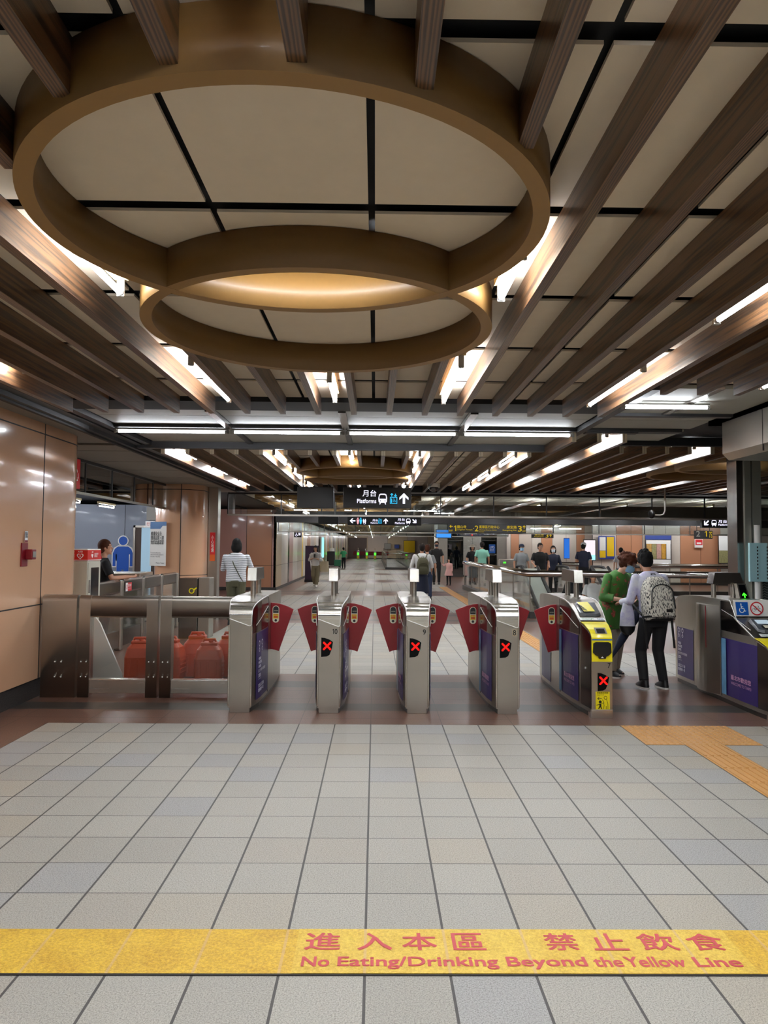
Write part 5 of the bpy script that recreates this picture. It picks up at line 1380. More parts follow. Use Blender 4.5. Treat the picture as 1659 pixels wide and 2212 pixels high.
# ================================================================ PEOPLE
def fuse(name, mb, voxel, m, parent, smooth=4):
    """union of overlapping closed shapes as one continuous skin"""
    me = mb.mesh(name + '_raw'); o = bpy.data.objects.new(name, me); COL.objects.link(o)
    r = o.modifiers.new('r', 'REMESH'); r.mode = 'VOXEL'; r.voxel_size = voxel; r.use_smooth_shade = True
    if smooth:
        s_ = o.modifiers.new('s', 'SMOOTH'); s_.factor = .5; s_.iterations = smooth
    dg = bpy.context.evaluated_depsgraph_get()
    m2 = bpy.data.meshes.new_from_object(o.evaluated_get(dg)); m2.name = name
    bpy.data.objects.remove(o); bpy.data.meshes.remove(me)
    m2.materials.clear(); m2.materials.append(m)
    for p in m2.polygons: p.use_smooth = True
    q = bpy.data.objects.new(name, m2); COL.objects.link(q); q.parent = parent
    return q
def cap(b, a, c, r0, r1, ends=True, n=14):
    b.cyl(a, c, r0, r1, n)
    if ends: b.ball(a, r0, seg=n, rng=8); b.ball(c, r1, seg=n, rng=8)
def oval(z, rx, ry, cx=0., cy=0., n=20, sq=2.4):
    out = []
    for i in range(n):
        a = 2 * PI * i / n; c, s_ = math.cos(a), math.sin(a)
        out.append(V3((cx + rx * abs(c) ** (2 / sq) * (1 if c > 0 else -1), cy + ry * abs(s_) ** (2 / sq) * (1 if s_ > 0 else -1), z)))
    return out
def hand(b, w, d, side_v, r=1., fine=True, curl=.5):
    """palm with four fingers and a thumb; w wrist, d pointing direction, side_v thumb side (all in metres)"""
    d = d.normalized(); t = (side_v - d * side_v.dot(d)).normalized(); n = d.cross(t)
    for q in (-.026, -.009, .009, .026): cap(b, w + t * q * .55 * r, w + d * .075 * r + t * q * r, .012 * r, .0115 * r, True, 8)
    for q, L_ in ((-.030, .055), (-.010, .068), (.010, .074), (.030, .066)):
        p0 = w + d * .075 * r + t * q * r; p1 = p0 + (d * (1 - curl * .3) + n * curl * .6) * L_ * .5 * r; p2 = p1 + (d * (1 - curl) + n * curl * 1.0) * L_ * .5 * r
        cap(b, p0, p1, .0085 * r, .008 * r, True, 8); cap(b, p1, p2, .008 * r, .0068 * r, True, 8)
    p0 = w + d * .02 * r + t * .022 * r; p1 = p0 + (d * .7 + t * .7) * .035 * r; p2 = p1 + (d * .95 + t * .1 + n * .2) * .028 * r
    cap(b, p0, p1, .012 * r, .0095 * r, True, 8); cap(b, p1, p2, .0095 * r, .008 * r, True, 8)
SKIN = mat('skin', '#c08d70', .5, 0., .05, nz=.04, ns=40); mat('skin_pale', '#d0a288', .5, nz=.04, ns=40)
mat('hair_black', '#0a0908', .75, spec=.25, nz=.4, ns=120); mat('hair_brown', '#45210f', .75, spec=.25, nz=.5, ns=90); mat('hair_dark', '#1a110d', .75, spec=.25, nz=.4, ns=120)
mat('cloth_black', '#101013', .8, nz=.15, ns=40); mat('cloth_white', '#d9d7d5', .8, nz=.04, ns=12); mat('cloth_navy', '#171d33', .8, nz=.1, ns=30)
mat('cloth_olive', '#4c4a35', .8, nz=.08, ns=30); mat('cloth_khaki', '#7d735a', .8, nz=.08, ns=30); mat('cloth_beige', '#a39a8b', .75, nz=.05, ns=20)
mat('cloth_mint', '#8fd0b8', .8, nz=.04); mat('cloth_grey', '#85888a', .8, nz=.05); mat('cloth_pink', '#d9a7a0', .8, nz=.06, ns=30)
mat('mask_blue', '#8db9d6', .7); mat('mask_white', '#dfe6ea', .7); mat('vest_green', '#2f9a63', .6); mat('sole_white', '#d8d4cc', .5); mat('shoe_black', '#121214', .4)
mat('denim', '#2a3550', .8, nz=.1, ns=40)
def striped():
    m = bpy.data.materials.new('cloth_stripe'); t = NT(m); x, y, z = t.sep(t.obj()); w = t.noise(6, 2)
    s_ = t.m('LESS_THAN', t.m('FRACT', t.m('DIVIDE', t.m('ADD', z, t.m('MULTIPLY', w, .03)), .035)), .28)
    t.bsdf(t.mix(s_, srgb('#d6d8da'), srgb('#4b5157')), .8); M['cloth_stripe'] = m
striped()
def floral():
    m = bpy.data.materials.new('cloth_floral'); t = NT(m); v = t.mapped((1, 1, 1))
    a = t.noise(7, 3, None, .6); f = t.noise(30, 4, None, .7)
    k = t.m('MULTIPLY', t.m('GREATER_THAN', a, .56), t.m('GREATER_THAN', f, .47))
    base = t.mix(t.noise(5, 2), srgb('#2c5a22'), srgb('#4f8a35'))
    fl = t.mix(t.m('GREATER_THAN', f, .56), srgb('#7d4a2f'), srgb('#b4574a'))
    t.bsdf(t.mix(k, base, fl), .6); M['cloth_floral'] = m
floral()
def lilac():
    m = bpy.data.materials.new('cloth_lilac'); t = NT(m); f = t.noise(9, 4, None, .7)
    t.bsdf(t.ramp(f, [(.35, srgb('#b9b4d6')), (.6, srgb('#d8d9e2'))]), .75); M['cloth_lilac'] = m
lilac()
def dashes():
    m = bpy.data.materials.new('cloth_dashes'); t = NT(m)
    v = t.n('TexVoronoi'); v.inputs['Scale'].default_value = 1; t.t.links.new(t.mapped((120, 120, 34), (0, 0, 0), (0, .35, 0)), v.inputs[0])
    c = t.sep(v.outputs['Color'])[0]; k = t.m('MULTIPLY', t.m('LESS_THAN', v.outputs[0], .47), t.m('GREATER_THAN', c, .25))
    t.bsdf(t.mix(k, srgb('#d9d4c6'), srgb('#1b1b1d')), .8); M['cloth_dashes'] = m
dashes()
def rotx(p, z0, a, y0=0.):
    c, s_ = math.cos(a), math.sin(a); y, z = p.y - y0, p.z - z0
    return V3((p.x, y0 + y * c - z * s_, z0 + y * s_ + z * c))
def person(lab, x, y, h, yaw, skin='skin', top='cloth_black', sleeve='short', hem=.50, bottom='trousers', bmat='cloth_black', hair='short', hmat='hair_black', shoe='shoe_black', arms=None, legs=None, lean=0., neckdown=0., wide=1., voxel=.012, z=0., mask=None, flare=1., glasses=False, hat=None, headyaw=0., legw=1., fine=False, group=None, collar=None, tw=1.):
    t_ = thing('person', lab, 'person', (x, y, z), math.radians(yaw), group)
    H = h; la = math.radians(-lean)
    def S(*p): return V3(p) * H
    def L(p):   # leaning torso
        p = V3(p); return rotx(p, .53 * H, -la) if p.z > .53 * H else p
    A = arms or [[(.15, .01, .63), (.155, -.03, .49)], [(-.15, .01, .63), (-.155, -.03, .49)]]
    G = legs or [[(.055, -.012, .275), (.058, .012, .04)], [(-.055, -.012, .275), (-.058, .012, .04)]]
    sh = [L(S(.100 * wide * tw, .005, .785)), L(S(-.100 * wide * tw, .005, .785))]
    hp = [S(.052, 0, .50), S(-.052, 0, .50)]
    hc = L(S(0, -.012, .925)); hc = hc + V3((0, -.03 * neckdown * H, -.02 * neckdown * H))
    R = Euler((math.radians(22 * neckdown), 0, math.radians(headyaw))).to_matrix()
    if True:
        R = Matrix.Rotation(math.radians(headyaw), 3, 'Z') @ Matrix.Rotation(math.radians(lean * .35 + 22 * neckdown), 3, 'X')
    def Hd(*p): return hc + R @ (V3(p) * H)
    b = MB()
    b.loft([[L(q) for q in oval(zz * H, rx * H * wide, ry * H, 0, cy * H)] for zz, rx, ry, cy in ((.455, .070, .052, 0), (.50, .084, .062, .004), (.56, .082, .058, 0), (.62, .078, .053, 0), (.70, .090, .060, 0), (.77, .098, .056, .003), (.805, .075, .042, .005), (.825, .035, .032, .003))])
    cap(b, L(S(0, .006, .80)), hc + R @ S(0, .012, -.045), .031 * H, .030 * H)
    for i in (0, 1):
        e, w = S(*A[i][0]), S(*A[i][1])
        cap(b, sh[i], e, .029 * H, .022 * H); cap(b, e, w, .022 * H, .0145 * H)
        d = (w - e).normalized(); sv = V3((0, -1, 0)) if abs(d.y) < .8 else V3((-1 if i == 0 else 1, 0, .3))
        hand(b, w, d, sv, H / 1.72, fine, .55)
        k, a = S(*G[i][0]), S(*G[i][1])
        lw_ = legw * (.82 if bottom in ('trousers', 'wide') else 1.); cap(b, hp[i], k, .049 * H * lw_, .029 * H * lw_); cap(b, k, a, .028 * H * lw_, .018 * H); b.ball(k.lerp(a, .28) + S(0, .006, 0), (.027 * H * lw_, .027 * H * lw_, .06 * H))
        cap(b, a + S(0, .012, -.015), a + S(0, -.075, -.025), .019 * H, .016 * H)
    b.ball(Hd(0, .004, .012), (.044 * H, .054 * H, .056 * H), rot=R); b.ball(Hd(0, -.012, -.028), (.033 * H, .040 * H, .036 * H), rot=R)
    cap(b, Hd(0, -.046, .016), Hd(0, -.060, -.008), .005 * H, .008 * H, True, 8); b.ball(Hd(0, -.047, -.032), (.014 * H, .008 * H, .005 * H), rot=R); b.ball(Hd(0, -.046, -.056), (.012 * H, .010 * H, .008 * H), rot=R)
    for s_ in (-1, 1):
        b.ball(Hd(s_ * .044, .006, -.002), (.006 * H, .012 * H, .018 * H), rot=R); b.ball(Hd(s_ * .018, -.044, .022), (.013 * H, .008 * H, .005 * H), rot=R)
    fuse('body', b, voxel, M[skin], t_, 3)
    f = MB()
    for s_ in (-1, 1):
        f.ball(Hd(s_ * .018, -.0465, .010), (.0075 * H, .0055 * H, .0042 * H), M['white'], 10, 8, rot=R); f.ball(Hd(s_ * .018, -.0505, .010), (.0034 * H, .003 * H, .0036 * H), M['black'], 8, 6, rot=R)
        f.tube([Hd(s_ * .008, -.052, .025), Hd(s_ * .02, -.0525, .028), Hd(s_ * .031, -.046, .024)], .0016 * H, 5, M['hair_dark'])
    f.build('eyes', None, t_)
    if not mask:
        f = MB(); f.tube([Hd(-.014, -.0500, -.033), Hd(0, -.0555, -.031), Hd(.014, -.0500, -.033)], .0025 * H, 6, mat('lips', '#a45a52', .5)); f.build('mouth', None, t_)
    else:
        f = MB(); f.loft([[Hd(px, py, pz) for px, py, pz in ((-.036, -.018, zz), (-.026, -.046, zz), (-.009, -.063 + e, zz), (.009, -.063 + e, zz), (.026, -.046, zz), (.036, -.018, zz))] for zz, e in ((-.056, .010), (-.040, .0), (-.02, -.004), (-.004, .002), (.002, .004))], M[mask], False, True, None, False)
        for s_ in (-1, 1): f.tube([Hd(s_ * .036, -.018, -.012), Hd(s_ * .046, .004, .006)], .0012 * H, 5, M[mask])
        f.build('face_mask', None, t_)
    if glasses:
        f = MB()
        for s_ in (-1, 1):
            f.tube([Hd(s_ * .018 + .014 * math.cos(2 * PI * i / 14), -.058, .009 + .010 * math.sin(2 * PI * i / 14)) for i in range(14)], .0012 * H, 5, M['black'], True); f.tube([Hd(s_ * .032, -.056, .012), Hd(s_ * .046, 0, .01)], .0012 * H, 5, M['black'])
        f.tube([Hd(-.004, -.059, .01), Hd(.004, -.059, .01)], .0012 * H, 5, M['black']); f.build('glasses', None, t_)
    # hair
    b = MB()
    if hair != 'none':
        b.ball(Hd(0, .012, .022), (.053 * H, .060 * H, .060 * H), rot=R)
        b.ball(Hd(0, .032, -.008), (.048 * H, .038 * H, .050 * H), rot=R)
        if hair == 'curly':
            b.ball(Hd(0, .014, .026), (.068 * H, .070 * H, .062 * H), rot=R)
            rn = random.Random(3)
            for _ in range(46):
                a = rn.uniform(0, 2 * PI); e = rn.uniform(-.25, 1.)
                b.ball(Hd(.063 * math.cos(a) * math.sqrt(1 - e * e * .8), .018 + .066 * math.sin(a) * math.sqrt(1 - e * e * .8), .022 + .060 * e), .014 * H, seg=8, rng=6)
        if fine and hair == 'short':
            rn = random.Random(5)
            for _ in range(60):
                a = rn.uniform(0, 2 * PI); e = rn.uniform(-.5, 1.); q_ = math.sqrt(max(0, 1 - e * e * .9)); yy = .014 + .056 * math.sin(a) * q_
                if yy < -.02 and e < .4: continue
                b.ball(Hd(.047 * math.cos(a) * q_, yy * .95, .022 + .054 * e), (.011 * H, .009 * H, .017 * H), seg=8, rng=6)
        if hair in ('bob', 'long'):
            d = -.05 if hair == 'bob' else -.09
            b.ball(Hd(0, .028, d * .6), (.062 * H, .040 * H, .068 * H), rot=R)
            for s_ in (-1, 1): b.ball(Hd(s_ * .044, .004, -.022), (.017 * H, .030 * H, .058 * H), rot=R)
        if hair == 'bun': b.ball(Hd(0, .075, .02), .026 * H); b.ball(Hd(.02, .07, .005), .016 * H)
        if hair == 'tails': 
            for s_ in (-1, 1): b.ball(Hd(s_ * .06, .03, -.01), (.018 * H, .02 * H, .035 * H))
        # hair line: keep the face free
        hq = fuse('hair', b, max(.006, voxel * .8), M[hmat], t_, 1)
        Ri = R.inverted(); bm = bmesh.new(); bm.from_mesh(hq.data)
        dead = [v for v in bm.verts if (lambda q: q.y < -.020 and q.z < (.032 if abs(q.x) < .034 else .012))((Ri @ (v.co - hc)) / H)]
        bmesh.ops.delete(bm, geom=dead, context='VERTS'); bm.to_mesh(hq.data); bm.free()
        so = hq.modifiers.new('thick', 'SOLIDIFY'); so.thickness = .006; so.offset = -1
    if hat:
        b = MB()
        if hat[0] == 'cap': b.loft([[Hd(q.x, q.y + .006, q.z) for q in oval(zz, r, r * 1.15)] for zz, r in ((.028, .053), (.05, .052), (.07, .042), (.082, .020), (.084, .004))]); b.loft([[Hd(q.x, q.y, zz) for q in oval(0, .036, .034, 0, -.068)] for zz in (.026, .032)])
        else: b.loft([[Hd(q.x, q.y + .006, q.z) for q in oval(zz, r, r * 1.1)] for zz, r in ((.012, .075), (.022, .072), (.03, .055), (.06, .050), (.082, .040), (.088, .008))])
        b.build('hat', M[hat[1]], t_)
    # clothes
    b = MB(); g = .013
    secs = [(hem, .094 * flare, .072 * flare, .002), ((hem + .62) / 2, .092 * (flare + 1) / 2, .070 * (flare + 1) / 2, 0), (.62, .088, .064, 0), (.70, .100, .070, 0), (.765, .110, .066, .003), (.795, .098, .056, .005), (.815, .070, .047, .005), (.835, .040, .038, .004)]
    if hem > .6: secs = [(hem, .09, .066, 0)] + secs[3:]
    b.loft([[L(q) for q in oval(zz * H, rx * H * wide * tw, ry * H, 0, cy * H)] for zz, rx, ry, cy in secs])
    for i in (0, 1):
        e, w = S(*A[i][0]), S(*A[i][1])
        if sleeve == 'none': cap(b, sh[i], sh[i] + S(0, 0, -.01), .034 * H, .03 * H); continue
        b.ball(sh[i], .034 * H * tw)
        if sleeve == 'short': b.cyl(sh[i], sh[i].lerp(e, .78), .034 * H * tw, .037 * H * tw)
        elif sleeve == 'half': cap(b, sh[i], e, .034 * H, .035 * H); b.cyl(e, e.lerp(w, .45), .035 * H, .037 * H)
        else: cap(b, sh[i], e, .034 * H, .030 * H); b.cyl(e, e.lerp(w, .92), .030 * H, .024 * H)
    fuse('shirt', b, voxel * .9, M[top], t_, 2)
    b = MB()
    if bottom == 'trousers' or bottom == 'wide':
        b.loft([oval(zz * H, rx * H * max(1, legw * .97), ry * H, 0, cy * H) for zz, rx, ry, cy in ((.44, .074, .058, .004), (.50, .092, .070, .006), (.56, .086, .064, 0), (.585, .084, .060, 0))])
        for i in (0, 1):
            k, a = S(*G[i][0]), S(*G[i][1]); q = 1.35 if bottom == 'wide' else 1.
            cap(b, hp[i] + S(0, 0, -.01), k, .056 * H * legw, .042 * H * legw * q); b.cyl(k, k.lerp(a, .94), .041 * H * legw * q, .030 * H * legw * q * 1.1)
        fuse('trousers', b, voxel * .9, M[bmat], t_, 2)
    elif bottom == 'skirt':
        b.loft([oval(zz * H, rx * H, ry * H) for zz, rx, ry in ((.16, .135, .115), (.30, .12, .10), (.45, .098, .078), (.57, .086, .064))]); fuse('skirt', b, voxel * .9, M[bmat], t_, 2)
    elif bottom == 'leggings':
        for i in (0, 1):
            k, a = S(*G[i][0]), S(*G[i][1]); cap(b, hp[i], k, .054 * H, .036 * H); cap(b, k, a, .036 * H, .024 * H)
        fuse('leggings', b, voxel * .9, M[bmat], t_, 2)
    for i in (0, 1):
        a = S(*G[i][1]); b = MB()
        pit = (a.z - .04 * H) * 1.2
        s0 = []
        for zz, rx, ya, yb in ((-.038, .028, -.092, .042), (-.020, .029, -.094, .044), (-.008, .027, -.075, .040), (.012, .024, -.030, .036), (.022, .023, -.018, .034)):
            s0.append([V3((a.x + q.x, a.y + (ya + yb) / 2 * H + q.y, a.z + zz * H)) for q in oval(0, rx * H, (yb - ya) / 2 * H)])
        b.loft(s0); b.build('shoe', M[shoe], t_)
        b = MB(); b.loft([[V3((a.x + q.x, a.y - .0245 * H + q.y, a.z + zz * H)) for q in oval(0, .030 * H, .071 * H)] for zz in (-.040, -.028)]); b.build('shoe_sole', M['sole_white' if shoe != 'shoe_black' or fine else 'shoe_black'], t_)
    return t_, sh, hc
def backpack(lab, px, py, h, yaw, m, sc=1., z0=.0, pocket=None, lean=0., strap='black', group=None):
    """bag on the back of somebody standing at px, py"""
    t_ = thing('backpack', lab, 'backpack', (px, py, z0), math.radians(yaw))
    t_.rotation_euler = Euler((math.radians(lean), 0, math.radians(yaw)))
    w, d, hh = .155 * sc, .085 * sc, .46 * sc; c = .075 * h + d + .005; zc = .62 * h
    def sec(k, z, ww, dd, cy=0.): return [V3((q[0], q[1] + c + cy, z)) for q in rrect(ww * 2, dd * 2, min(ww, dd) * .75, 5)]
    MB().loft([sec(0, zc - hh * .42, w * .86, d * .72), sec(0, zc - hh * .38, w * .97, d * .95), sec(0, zc - hh * .1, w, d * 1.05), sec(0, zc + hh * .2, w * .93, d), sec(0, zc + hh * .38, w * .74, d * .8, -.005), sec(0, zc + hh * .47, w * .45, d * .5, -.01), sec(0, zc + hh * .48, w * .1, d * .1, -.01)]).build('main_bag', M[m], t_)
    MB().loft([sec(0, zc - hh * .36, w * .80, d * .5, d * .62), sec(0, zc - hh * .25, w * .84, d * .55, d * .68), sec(0, zc + (.22 if pocket else -.02) * hh, w * .70, d * .5, d * .62), sec(0, zc + (.30 if pocket else .02) * hh, w * .5, d * .2, d * .5)]).build('front_pocket', M[m], t_)
    z_ = MB(); n = 18
    arc = [V3((w * .72 * math.cos(PI * i / n), c + d * 1.17, zc + (.02 if not pocket else .12) * hh + hh * .17 * math.sin(PI * i / n))) for i in range(n + 1)]
    arc = [V3((w * .80, c + d * 1.1, zc - hh * .2))] + arc + [V3((-w * .80, c + d * 1.1, zc - hh * .2))]
    z_.tube(arc, .006 * sc, 6); z_.build('zip', M[strap], t_)
    MB().loft([sec(0, zc - hh * .44, w * .80, d * .7), sec(0, zc - hh * .36, w * 1.0, d * 1.02), sec(0, zc - hh * .33, w * 1.0, d * 1.02)]).build('base', M[strap], t_)
    MB().tube([(-.025 * sc, c - d * .3, zc + hh * .46), (-.02 * sc, c - d * .3, zc + hh * .54), (.02 * sc, c - d * .3, zc + hh * .54), (.025 * sc, c - d * .3, zc + hh * .46)], .006 * sc, 6).build('grab_loop', M[strap], t_)
    for s_ in (-1, 1):
        pts = [(s_ * w * .45, c - d * .6, zc + hh * .40), (s_ * .085 * h / 1.6 * 1.6, .045 * h, .815 * h), (s_ * .075 * h, -.02 * h, .815 * h), (s_ * .08 * h, -.075 * h, .74 * h), (s_ * .105 * h, -.06 * h, .62 * h), (s_ * w * .95, c - d * .5, zc - hh * .30)]
        MB().tube(pts, .013 * sc, 8).build('shoulder_strap', M[strap], t_)
    return t_, c, zc, w, d, hh

# pair at the wide gate
person('old woman with curly brown hair, green floral blouse and pale trousers, blue face mask', 2.78, 8.66, 1.50, 34, 'skin_pale', 'cloth_floral', 'half', .37, 'wide', 'cloth_beige', 'curly', 'hair_brown', 'shoe_black',
       [[(.15, -.12, .63), (.05, -.26, .60)], [(-.17, -.07, .62), (-.08, -.22, .60)]], [[(.06, -.02, .27), (.07, .02, .04)], [(-.055, -.05, .27), (-.06, -.05, .04)]], lean=20, neckdown=.9, wide=1.28, voxel=.0075, mask='mask_blue', flare=1.35, glasses=True, headyaw=10, fine=True)
person('person seen from behind in lilac shirt and slim black trousers wearing a patterned backpack', 2.99, 7.85, 1.50, 192, 'skin', 'cloth_lilac', 'long', .50, 'trousers', 'cloth_black', 'short', 'hair_black', 'shoe_black',
       [[(.15, -.06, .62), (.14, -.20, .60)], [(-.155, -.05, .62), (-.13, -.18, .60)]], [[(.075, -.05, .27), (.105, .04, .055)], [(-.05, -.03, .27), (-.075, .0, .04)]], lean=12, neckdown=.5, wide=1.1, voxel=.0075, legw=.98, headyaw=-8, fine=True)
bp = backpack('large backpack with a black and cream dash pattern, worn at the wide gate', 2.99, 7.85, 1.50, 192, 'cloth_dashes', 1.12, 0., True, 9)
t_ = bp[0]
for s_ in (-1, 1): MB().box((s_ * .16 - .012, bp[1] - .02, .42), (s_ * .16 + .012, bp[1] - .014, .78)).build('hanging_strap', M['black'], t_)
b = MB(); T = frame((0, bp[1] + bp[4] * 1.24, bp[2]), (-1, 0, 0), (0, 0, 1)); rect(b, .02, -.14, .075, .03, T, M['black']); b.build('label_patch', None, t_)
t_ = thing('folded_umbrella', 'dark folded umbrella held slanting between the old woman and the gate', 'umbrella', (2.72, 8.0, 0))
MB().tube([(.22, -.02, .90), (.16, 0, .80), (-.02, .02, .50), (-.13, .03, .30)], [.02, .05, .045, .012], 10).build('canopy', M['cloth_navy'], t_); MB().cyl((-.13, .03, .30), (-.17, .035, .22), .006, n=8).build('tip', M['steel_bright'], t_); MB().tube([(.22, -.02, .90), (.26, -.03, .97), (.23, -.03, 1.0)], .011, 8).build('handle', M['black'], t_)
t_ = thing('shoulder_bag', 'lilac and black cloth bag hanging between the two people at the wide gate', 'bag', (2.74, 7.95, 0))
MB().loft([[V3((q.x, q.y, zz)) for q in oval(0, rx, .04)] for zz, rx in ((.60, .05), (.64, .085), (.78, .075), (.90, .045))]).build('bag_body', M['cloth_lilac'], t_); MB().loft([[V3((q.x, q.y, zz)) for q in oval(0, rx, .045)] for zz, rx in ((.56, .03), (.60, .075), (.655, .089))]).build('bag_base', M['black'], t_)
MB().tube([(.03, 0, .90), (.10, .02, 1.05), (.16, .06, 1.16)], .008, 6).build('strap', M['black'], t_)
# boy at the counter
person('boy with short brown hair and black t-shirt leaning behind the steel barrier', -3.86, 10.5, 1.56, 118, 'skin', 'cloth_black', 'short', .50, 'trousers', 'cloth_navy', 'short', 'hair_brown', arms=[[(.14, -.08, .64), (.11, -.24, .655)], [(-.145, -.05, .65), (-.10, -.21, .66)]], voxel=.010, headyaw=-10)
# woman in stripes
o, _, _ = person('woman from behind in a white and grey striped top and olive trousers', -2.62, 13.9, 1.62, 178, 'skin', 'cloth_stripe', 'long', .50, 'trousers', 'cloth_olive', 'bob', 'hair_black', arms=[[(.17, -.06, .64), (.12, -.15, .72)], [(-.175, -.05, .64), (-.13, -.13, .72)]], wide=1.28, voxel=.011, legw=1.2, headyaw=0)
MB().tube([(.07 * 1.62, .05, .83 * 1.62), (.02, .125, .70 * 1.62), (-.10, .12, .56 * 1.62), (-.17, .06, .48 * 1.62)], .009, 6).build('green_strap', M['cloth_olive'], o)
# woman with dark green backpack
person('woman from behind in a loose white shirt and navy skirt with a dark green backpack', 1.25, 19.6, 1.58, 184, 'skin', 'cloth_white', 'half', .50, 'skirt', 'cloth_navy', 'short', 'hair_dark', arms=[[(.17, .0, .64), (.175, -.04, .53)], [(-.17, .0, .64), (-.175, -.04, .53)]], wide=1.22, voxel=.012)
backpack('dark olive green backpack on the woman in the white shirt', 1.25, 19.6, 1.58, 184, 'cloth_olive', 1.05, 0., None, 0, 'cloth_olive')
person('person with greying hair half hidden behind the woman with the green backpack', 1.47, 20.7, 1.55, 180, 'skin', 'cloth_grey', 'short', .5, 'trousers', 'denim', 'short', 'hair_brown', voxel=.014)
# man with girl
person('man in black wearing a dark face mask, holding the little girl by the hand', 2.45, 29.2, 1.72, 0, 'skin', 'cloth_black', 'short', .5, 'trousers', 'cloth_black', 'short', 'hair_dark', arms=[[(.15, -.02, .63), (.15, -.05, .50)], [(-.15, .01, .63), (-.15, -.03, .49)]], mask='cloth_navy', voxel=.014)
person('person in dark clothes walking close behind the man in the black shirt', 2.2, 30.4, 1.6, 10, 'skin', 'cloth_navy', 'long', .5, 'trousers', 'cloth_black', 'bob', 'hair_black', voxel=.016)
person('little girl in a pale pink dress and black leggings', 2.88, 28.6, 1.05, -15, 'skin_pale', 'cloth_pink', 'long', .36, 'leggings', 'cloth_black', 'tails', 'hair_black', arms=[[(.13, -.02, .62), (.13, -.05, .52)], [(-.18, -.02, .72), (-.26, -.02, .80)]], flare=1.7, voxel=.011, wide=1.05)
person('woman in a cream sun hat, black top and long grey skirt behind the glass balustrade', 3.95, 29.8, 1.60, 20, 'skin', 'cloth_black', 'short', .55, 'skirt', 'cloth_grey', 'bob', 'hair_black', hat=('sun', 'cloth_beige'), voxel=.015)
person('man from behind in a mint green t-shirt beside the woman in the sun hat', 4.15, 28.4, 1.70, 175, 'skin', 'cloth_mint', 'short', .48, 'trousers', 'cloth_beige', 'short', 'hair_dark', wide=1.1, voxel=.015)
# walking woman with phone and tote
person('young woman in a white t-shirt and wide khaki trousers looking at her phone', -2.18, 27.0, 1.52, -8, 'skin_pale', 'cloth_white', 'half', .50, 'wide', 'cloth_khaki', 'bob', 'hair_black', arms=[[(.14, -.03, .64), (.04, -.13, .68)], [(-.15, -.02, .64), (-.05, -.13, .68)]], legs=[[(.05, -.03, .27), (.03, -.06, .04)], [(-.05, -.02, .27), (-.03, .09, .06)]], neckdown=.6, voxel=.013, shoe='sole_white')
t_ = thing('tote_bag', 'cream canvas tote bag on the shoulder of the woman with the phone', 'bag', (-1.86, 27.0, .55)); MB().loft([[V3((q.x, q.y, zz)) for q in oval(0, rx, .05)] for zz, rx in ((0, .15), (.05, .17), (.38, .15))]).build('bag_body', mat('canvas', '#cdbfa0', .8), t_); MB().tube([(-.1, 0, .38), (-.14, 0, .62), (-.02, 0, .38)], .012, 6).build('strap', M['canvas'], t_)
t_ = thing('phone', 'dark phone held by the woman in khaki trousers', 'phone', (-2.2, 26.73, 1.06)); MB().box((-.035, -.006, 0), (.035, .006, .14)).build('phone_body', M['black'], t_, bevel=.004)
# cleaner
person('cleaning worker with a green vest over an orange shirt at the cart', -2.1, 49.2, 1.42, 200, 'skin', 'vest_green', 'short', .5, 'trousers', 'cloth_black', 'short', 'hair_black', arms=[[(.16, -.05, .65), (.17, -.12, .58)], [(-.16, -.05, .65), (-.18, -.14, .60)]], lean=8, voxel=.018)
# group beyond the escalators
person('man in a black zip jacket with hands low, standing beyond the escalators', 5.1, 22.6, 1.64, 5, 'skin', 'cloth_black', 'short', .5, 'trousers', 'cloth_khaki', 'short', 'hair_dark', arms=[[(.16, .0, .64), (.13, -.12, .58)], [(-.16, .0, .64), (-.14, -.10, .58)]], wide=1.15, voxel=.012, glasses=True)
person('person in grey shirt, cap and blue mask beside the man in black jacket', 4.72, 23.6, 1.60, 10, 'skin', 'cloth_grey', 'short', .5, 'trousers', 'cloth_navy', 'short', 'hair_black', mask='mask_blue', hat=('cap', 'cloth_navy'), voxel=.013)
person('woman in a navy jacket with a white face mask beyond the escalators', 5.65, 23.2, 1.56, -8, 'skin_pale', 'cloth_navy', 'long', .5, 'trousers', 'cloth_black', 'bob', 'hair_black', mask='mask_white', voxel=.013)
person('man from behind in a white cap and navy polo shirt beyond the balustrade', 7.1, 24.9, 1.68, 150, 'skin', 'cloth_navy', 'short', .5, 'trousers', 'cloth_black', 'short', 'hair_black', hat=('cap', 'cloth_white'), wide=1.1, voxel=.013)
person('woman with a dark hair bun and white top, far right beyond the balustrade', 8.75, 26.0, 1.52, 165, 'skin_pale', 'cloth_white', 'short', .5, 'trousers', 'denim', 'bun', 'hair_black', voxel=.014)
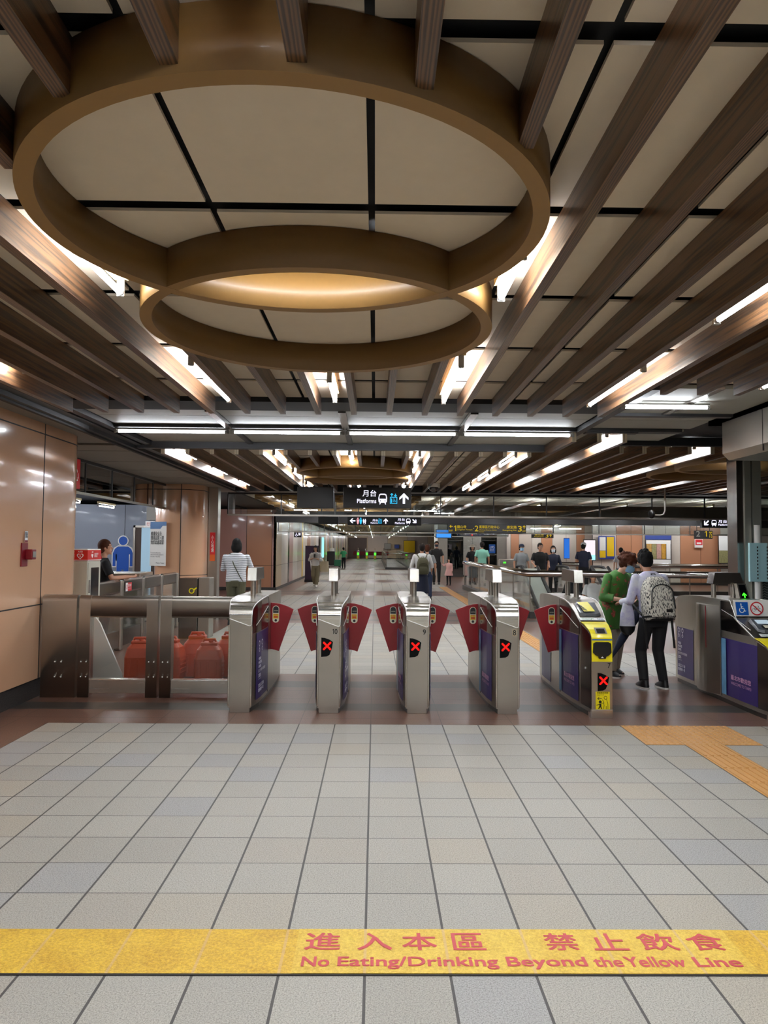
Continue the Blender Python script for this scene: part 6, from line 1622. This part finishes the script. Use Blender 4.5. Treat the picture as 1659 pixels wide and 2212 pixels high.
person('dark haired rider low on the escalator, seen through the glass', 4.85, 17.9, 1.55, 0, 'skin', 'cloth_black', 'long', .5, 'trousers', 'cloth_black', 'bob', 'hair_black', voxel=.013, z=-.60)
person('rider in a pale shirt and cap low on the escalator, seen through the glass', 5.22, 17.5, 1.60, 0, 'skin', 'cloth_white', 'short', .5, 'trousers', 'cloth_khaki', 'short', 'hair_brown', hat=('cap', 'cloth_beige'), voxel=.013, z=-.68)
# ================================================================ CAMERA, EXPOSURE
f_, pi_, ya_, ro_, CH = 1581.787, .0470100, .0117108, .0081219, 1.4937
w_ = V3((math.sin(ya_) * math.cos(pi_), math.cos(ya_) * math.cos(pi_), math.sin(pi_))); r_ = V3((math.cos(ya_), -math.sin(ya_), 0)); u_ = r_.cross(w_)
r2 = r_ * math.cos(ro_) + u_ * math.sin(ro_); u2 = u_ * math.cos(ro_) - r_ * math.sin(ro_)
cam = bpy.data.cameras.new('camera'); co = bpy.data.objects.new('camera', cam); COL.objects.link(co)
cam.sensor_fit = 'HORIZONTAL'; cam.sensor_width = 36; cam.lens = f_ / 1659 * 36; cam.clip_start = .05; cam.clip_end = 300
b3 = -w_
co.matrix_world = Matrix(((r2.x, u2.x, b3.x, 0), (r2.y, u2.y, b3.y, 0), (r2.z, u2.z, b3.z, CH), (0, 0, 0, 1)))
SC.camera = co
wd = bpy.data.worlds.new('world'); SC.world = wd; wd.use_nodes = True; wd.node_tree.nodes['Background'].inputs[0].default_value = (.6, .62, .65, 1); wd.node_tree.nodes['Background'].inputs[1].default_value = .05
vs = SC.view_settings; vs.view_transform = 'Standard'; vs.look = 'None'; vs.gamma = 1.; vs.use_curve_mapping = False; vs.exposure = .46
SC.cycles.use_denoising = True; SC.cycles.max_bounces = 7; SC.cycles.diffuse_bounces = 4; SC.cycles.glossy_bounces = 4; SC.cycles.transparent_max_bounces = 24; SC.cycles.transmission_bounces = 4
SC.cycles.sample_clamp_indirect = 6.; SC.cycles.blur_glossy = .5; SC.cycles.caustics_reflective = False; SC.cycles.caustics_refractive = False
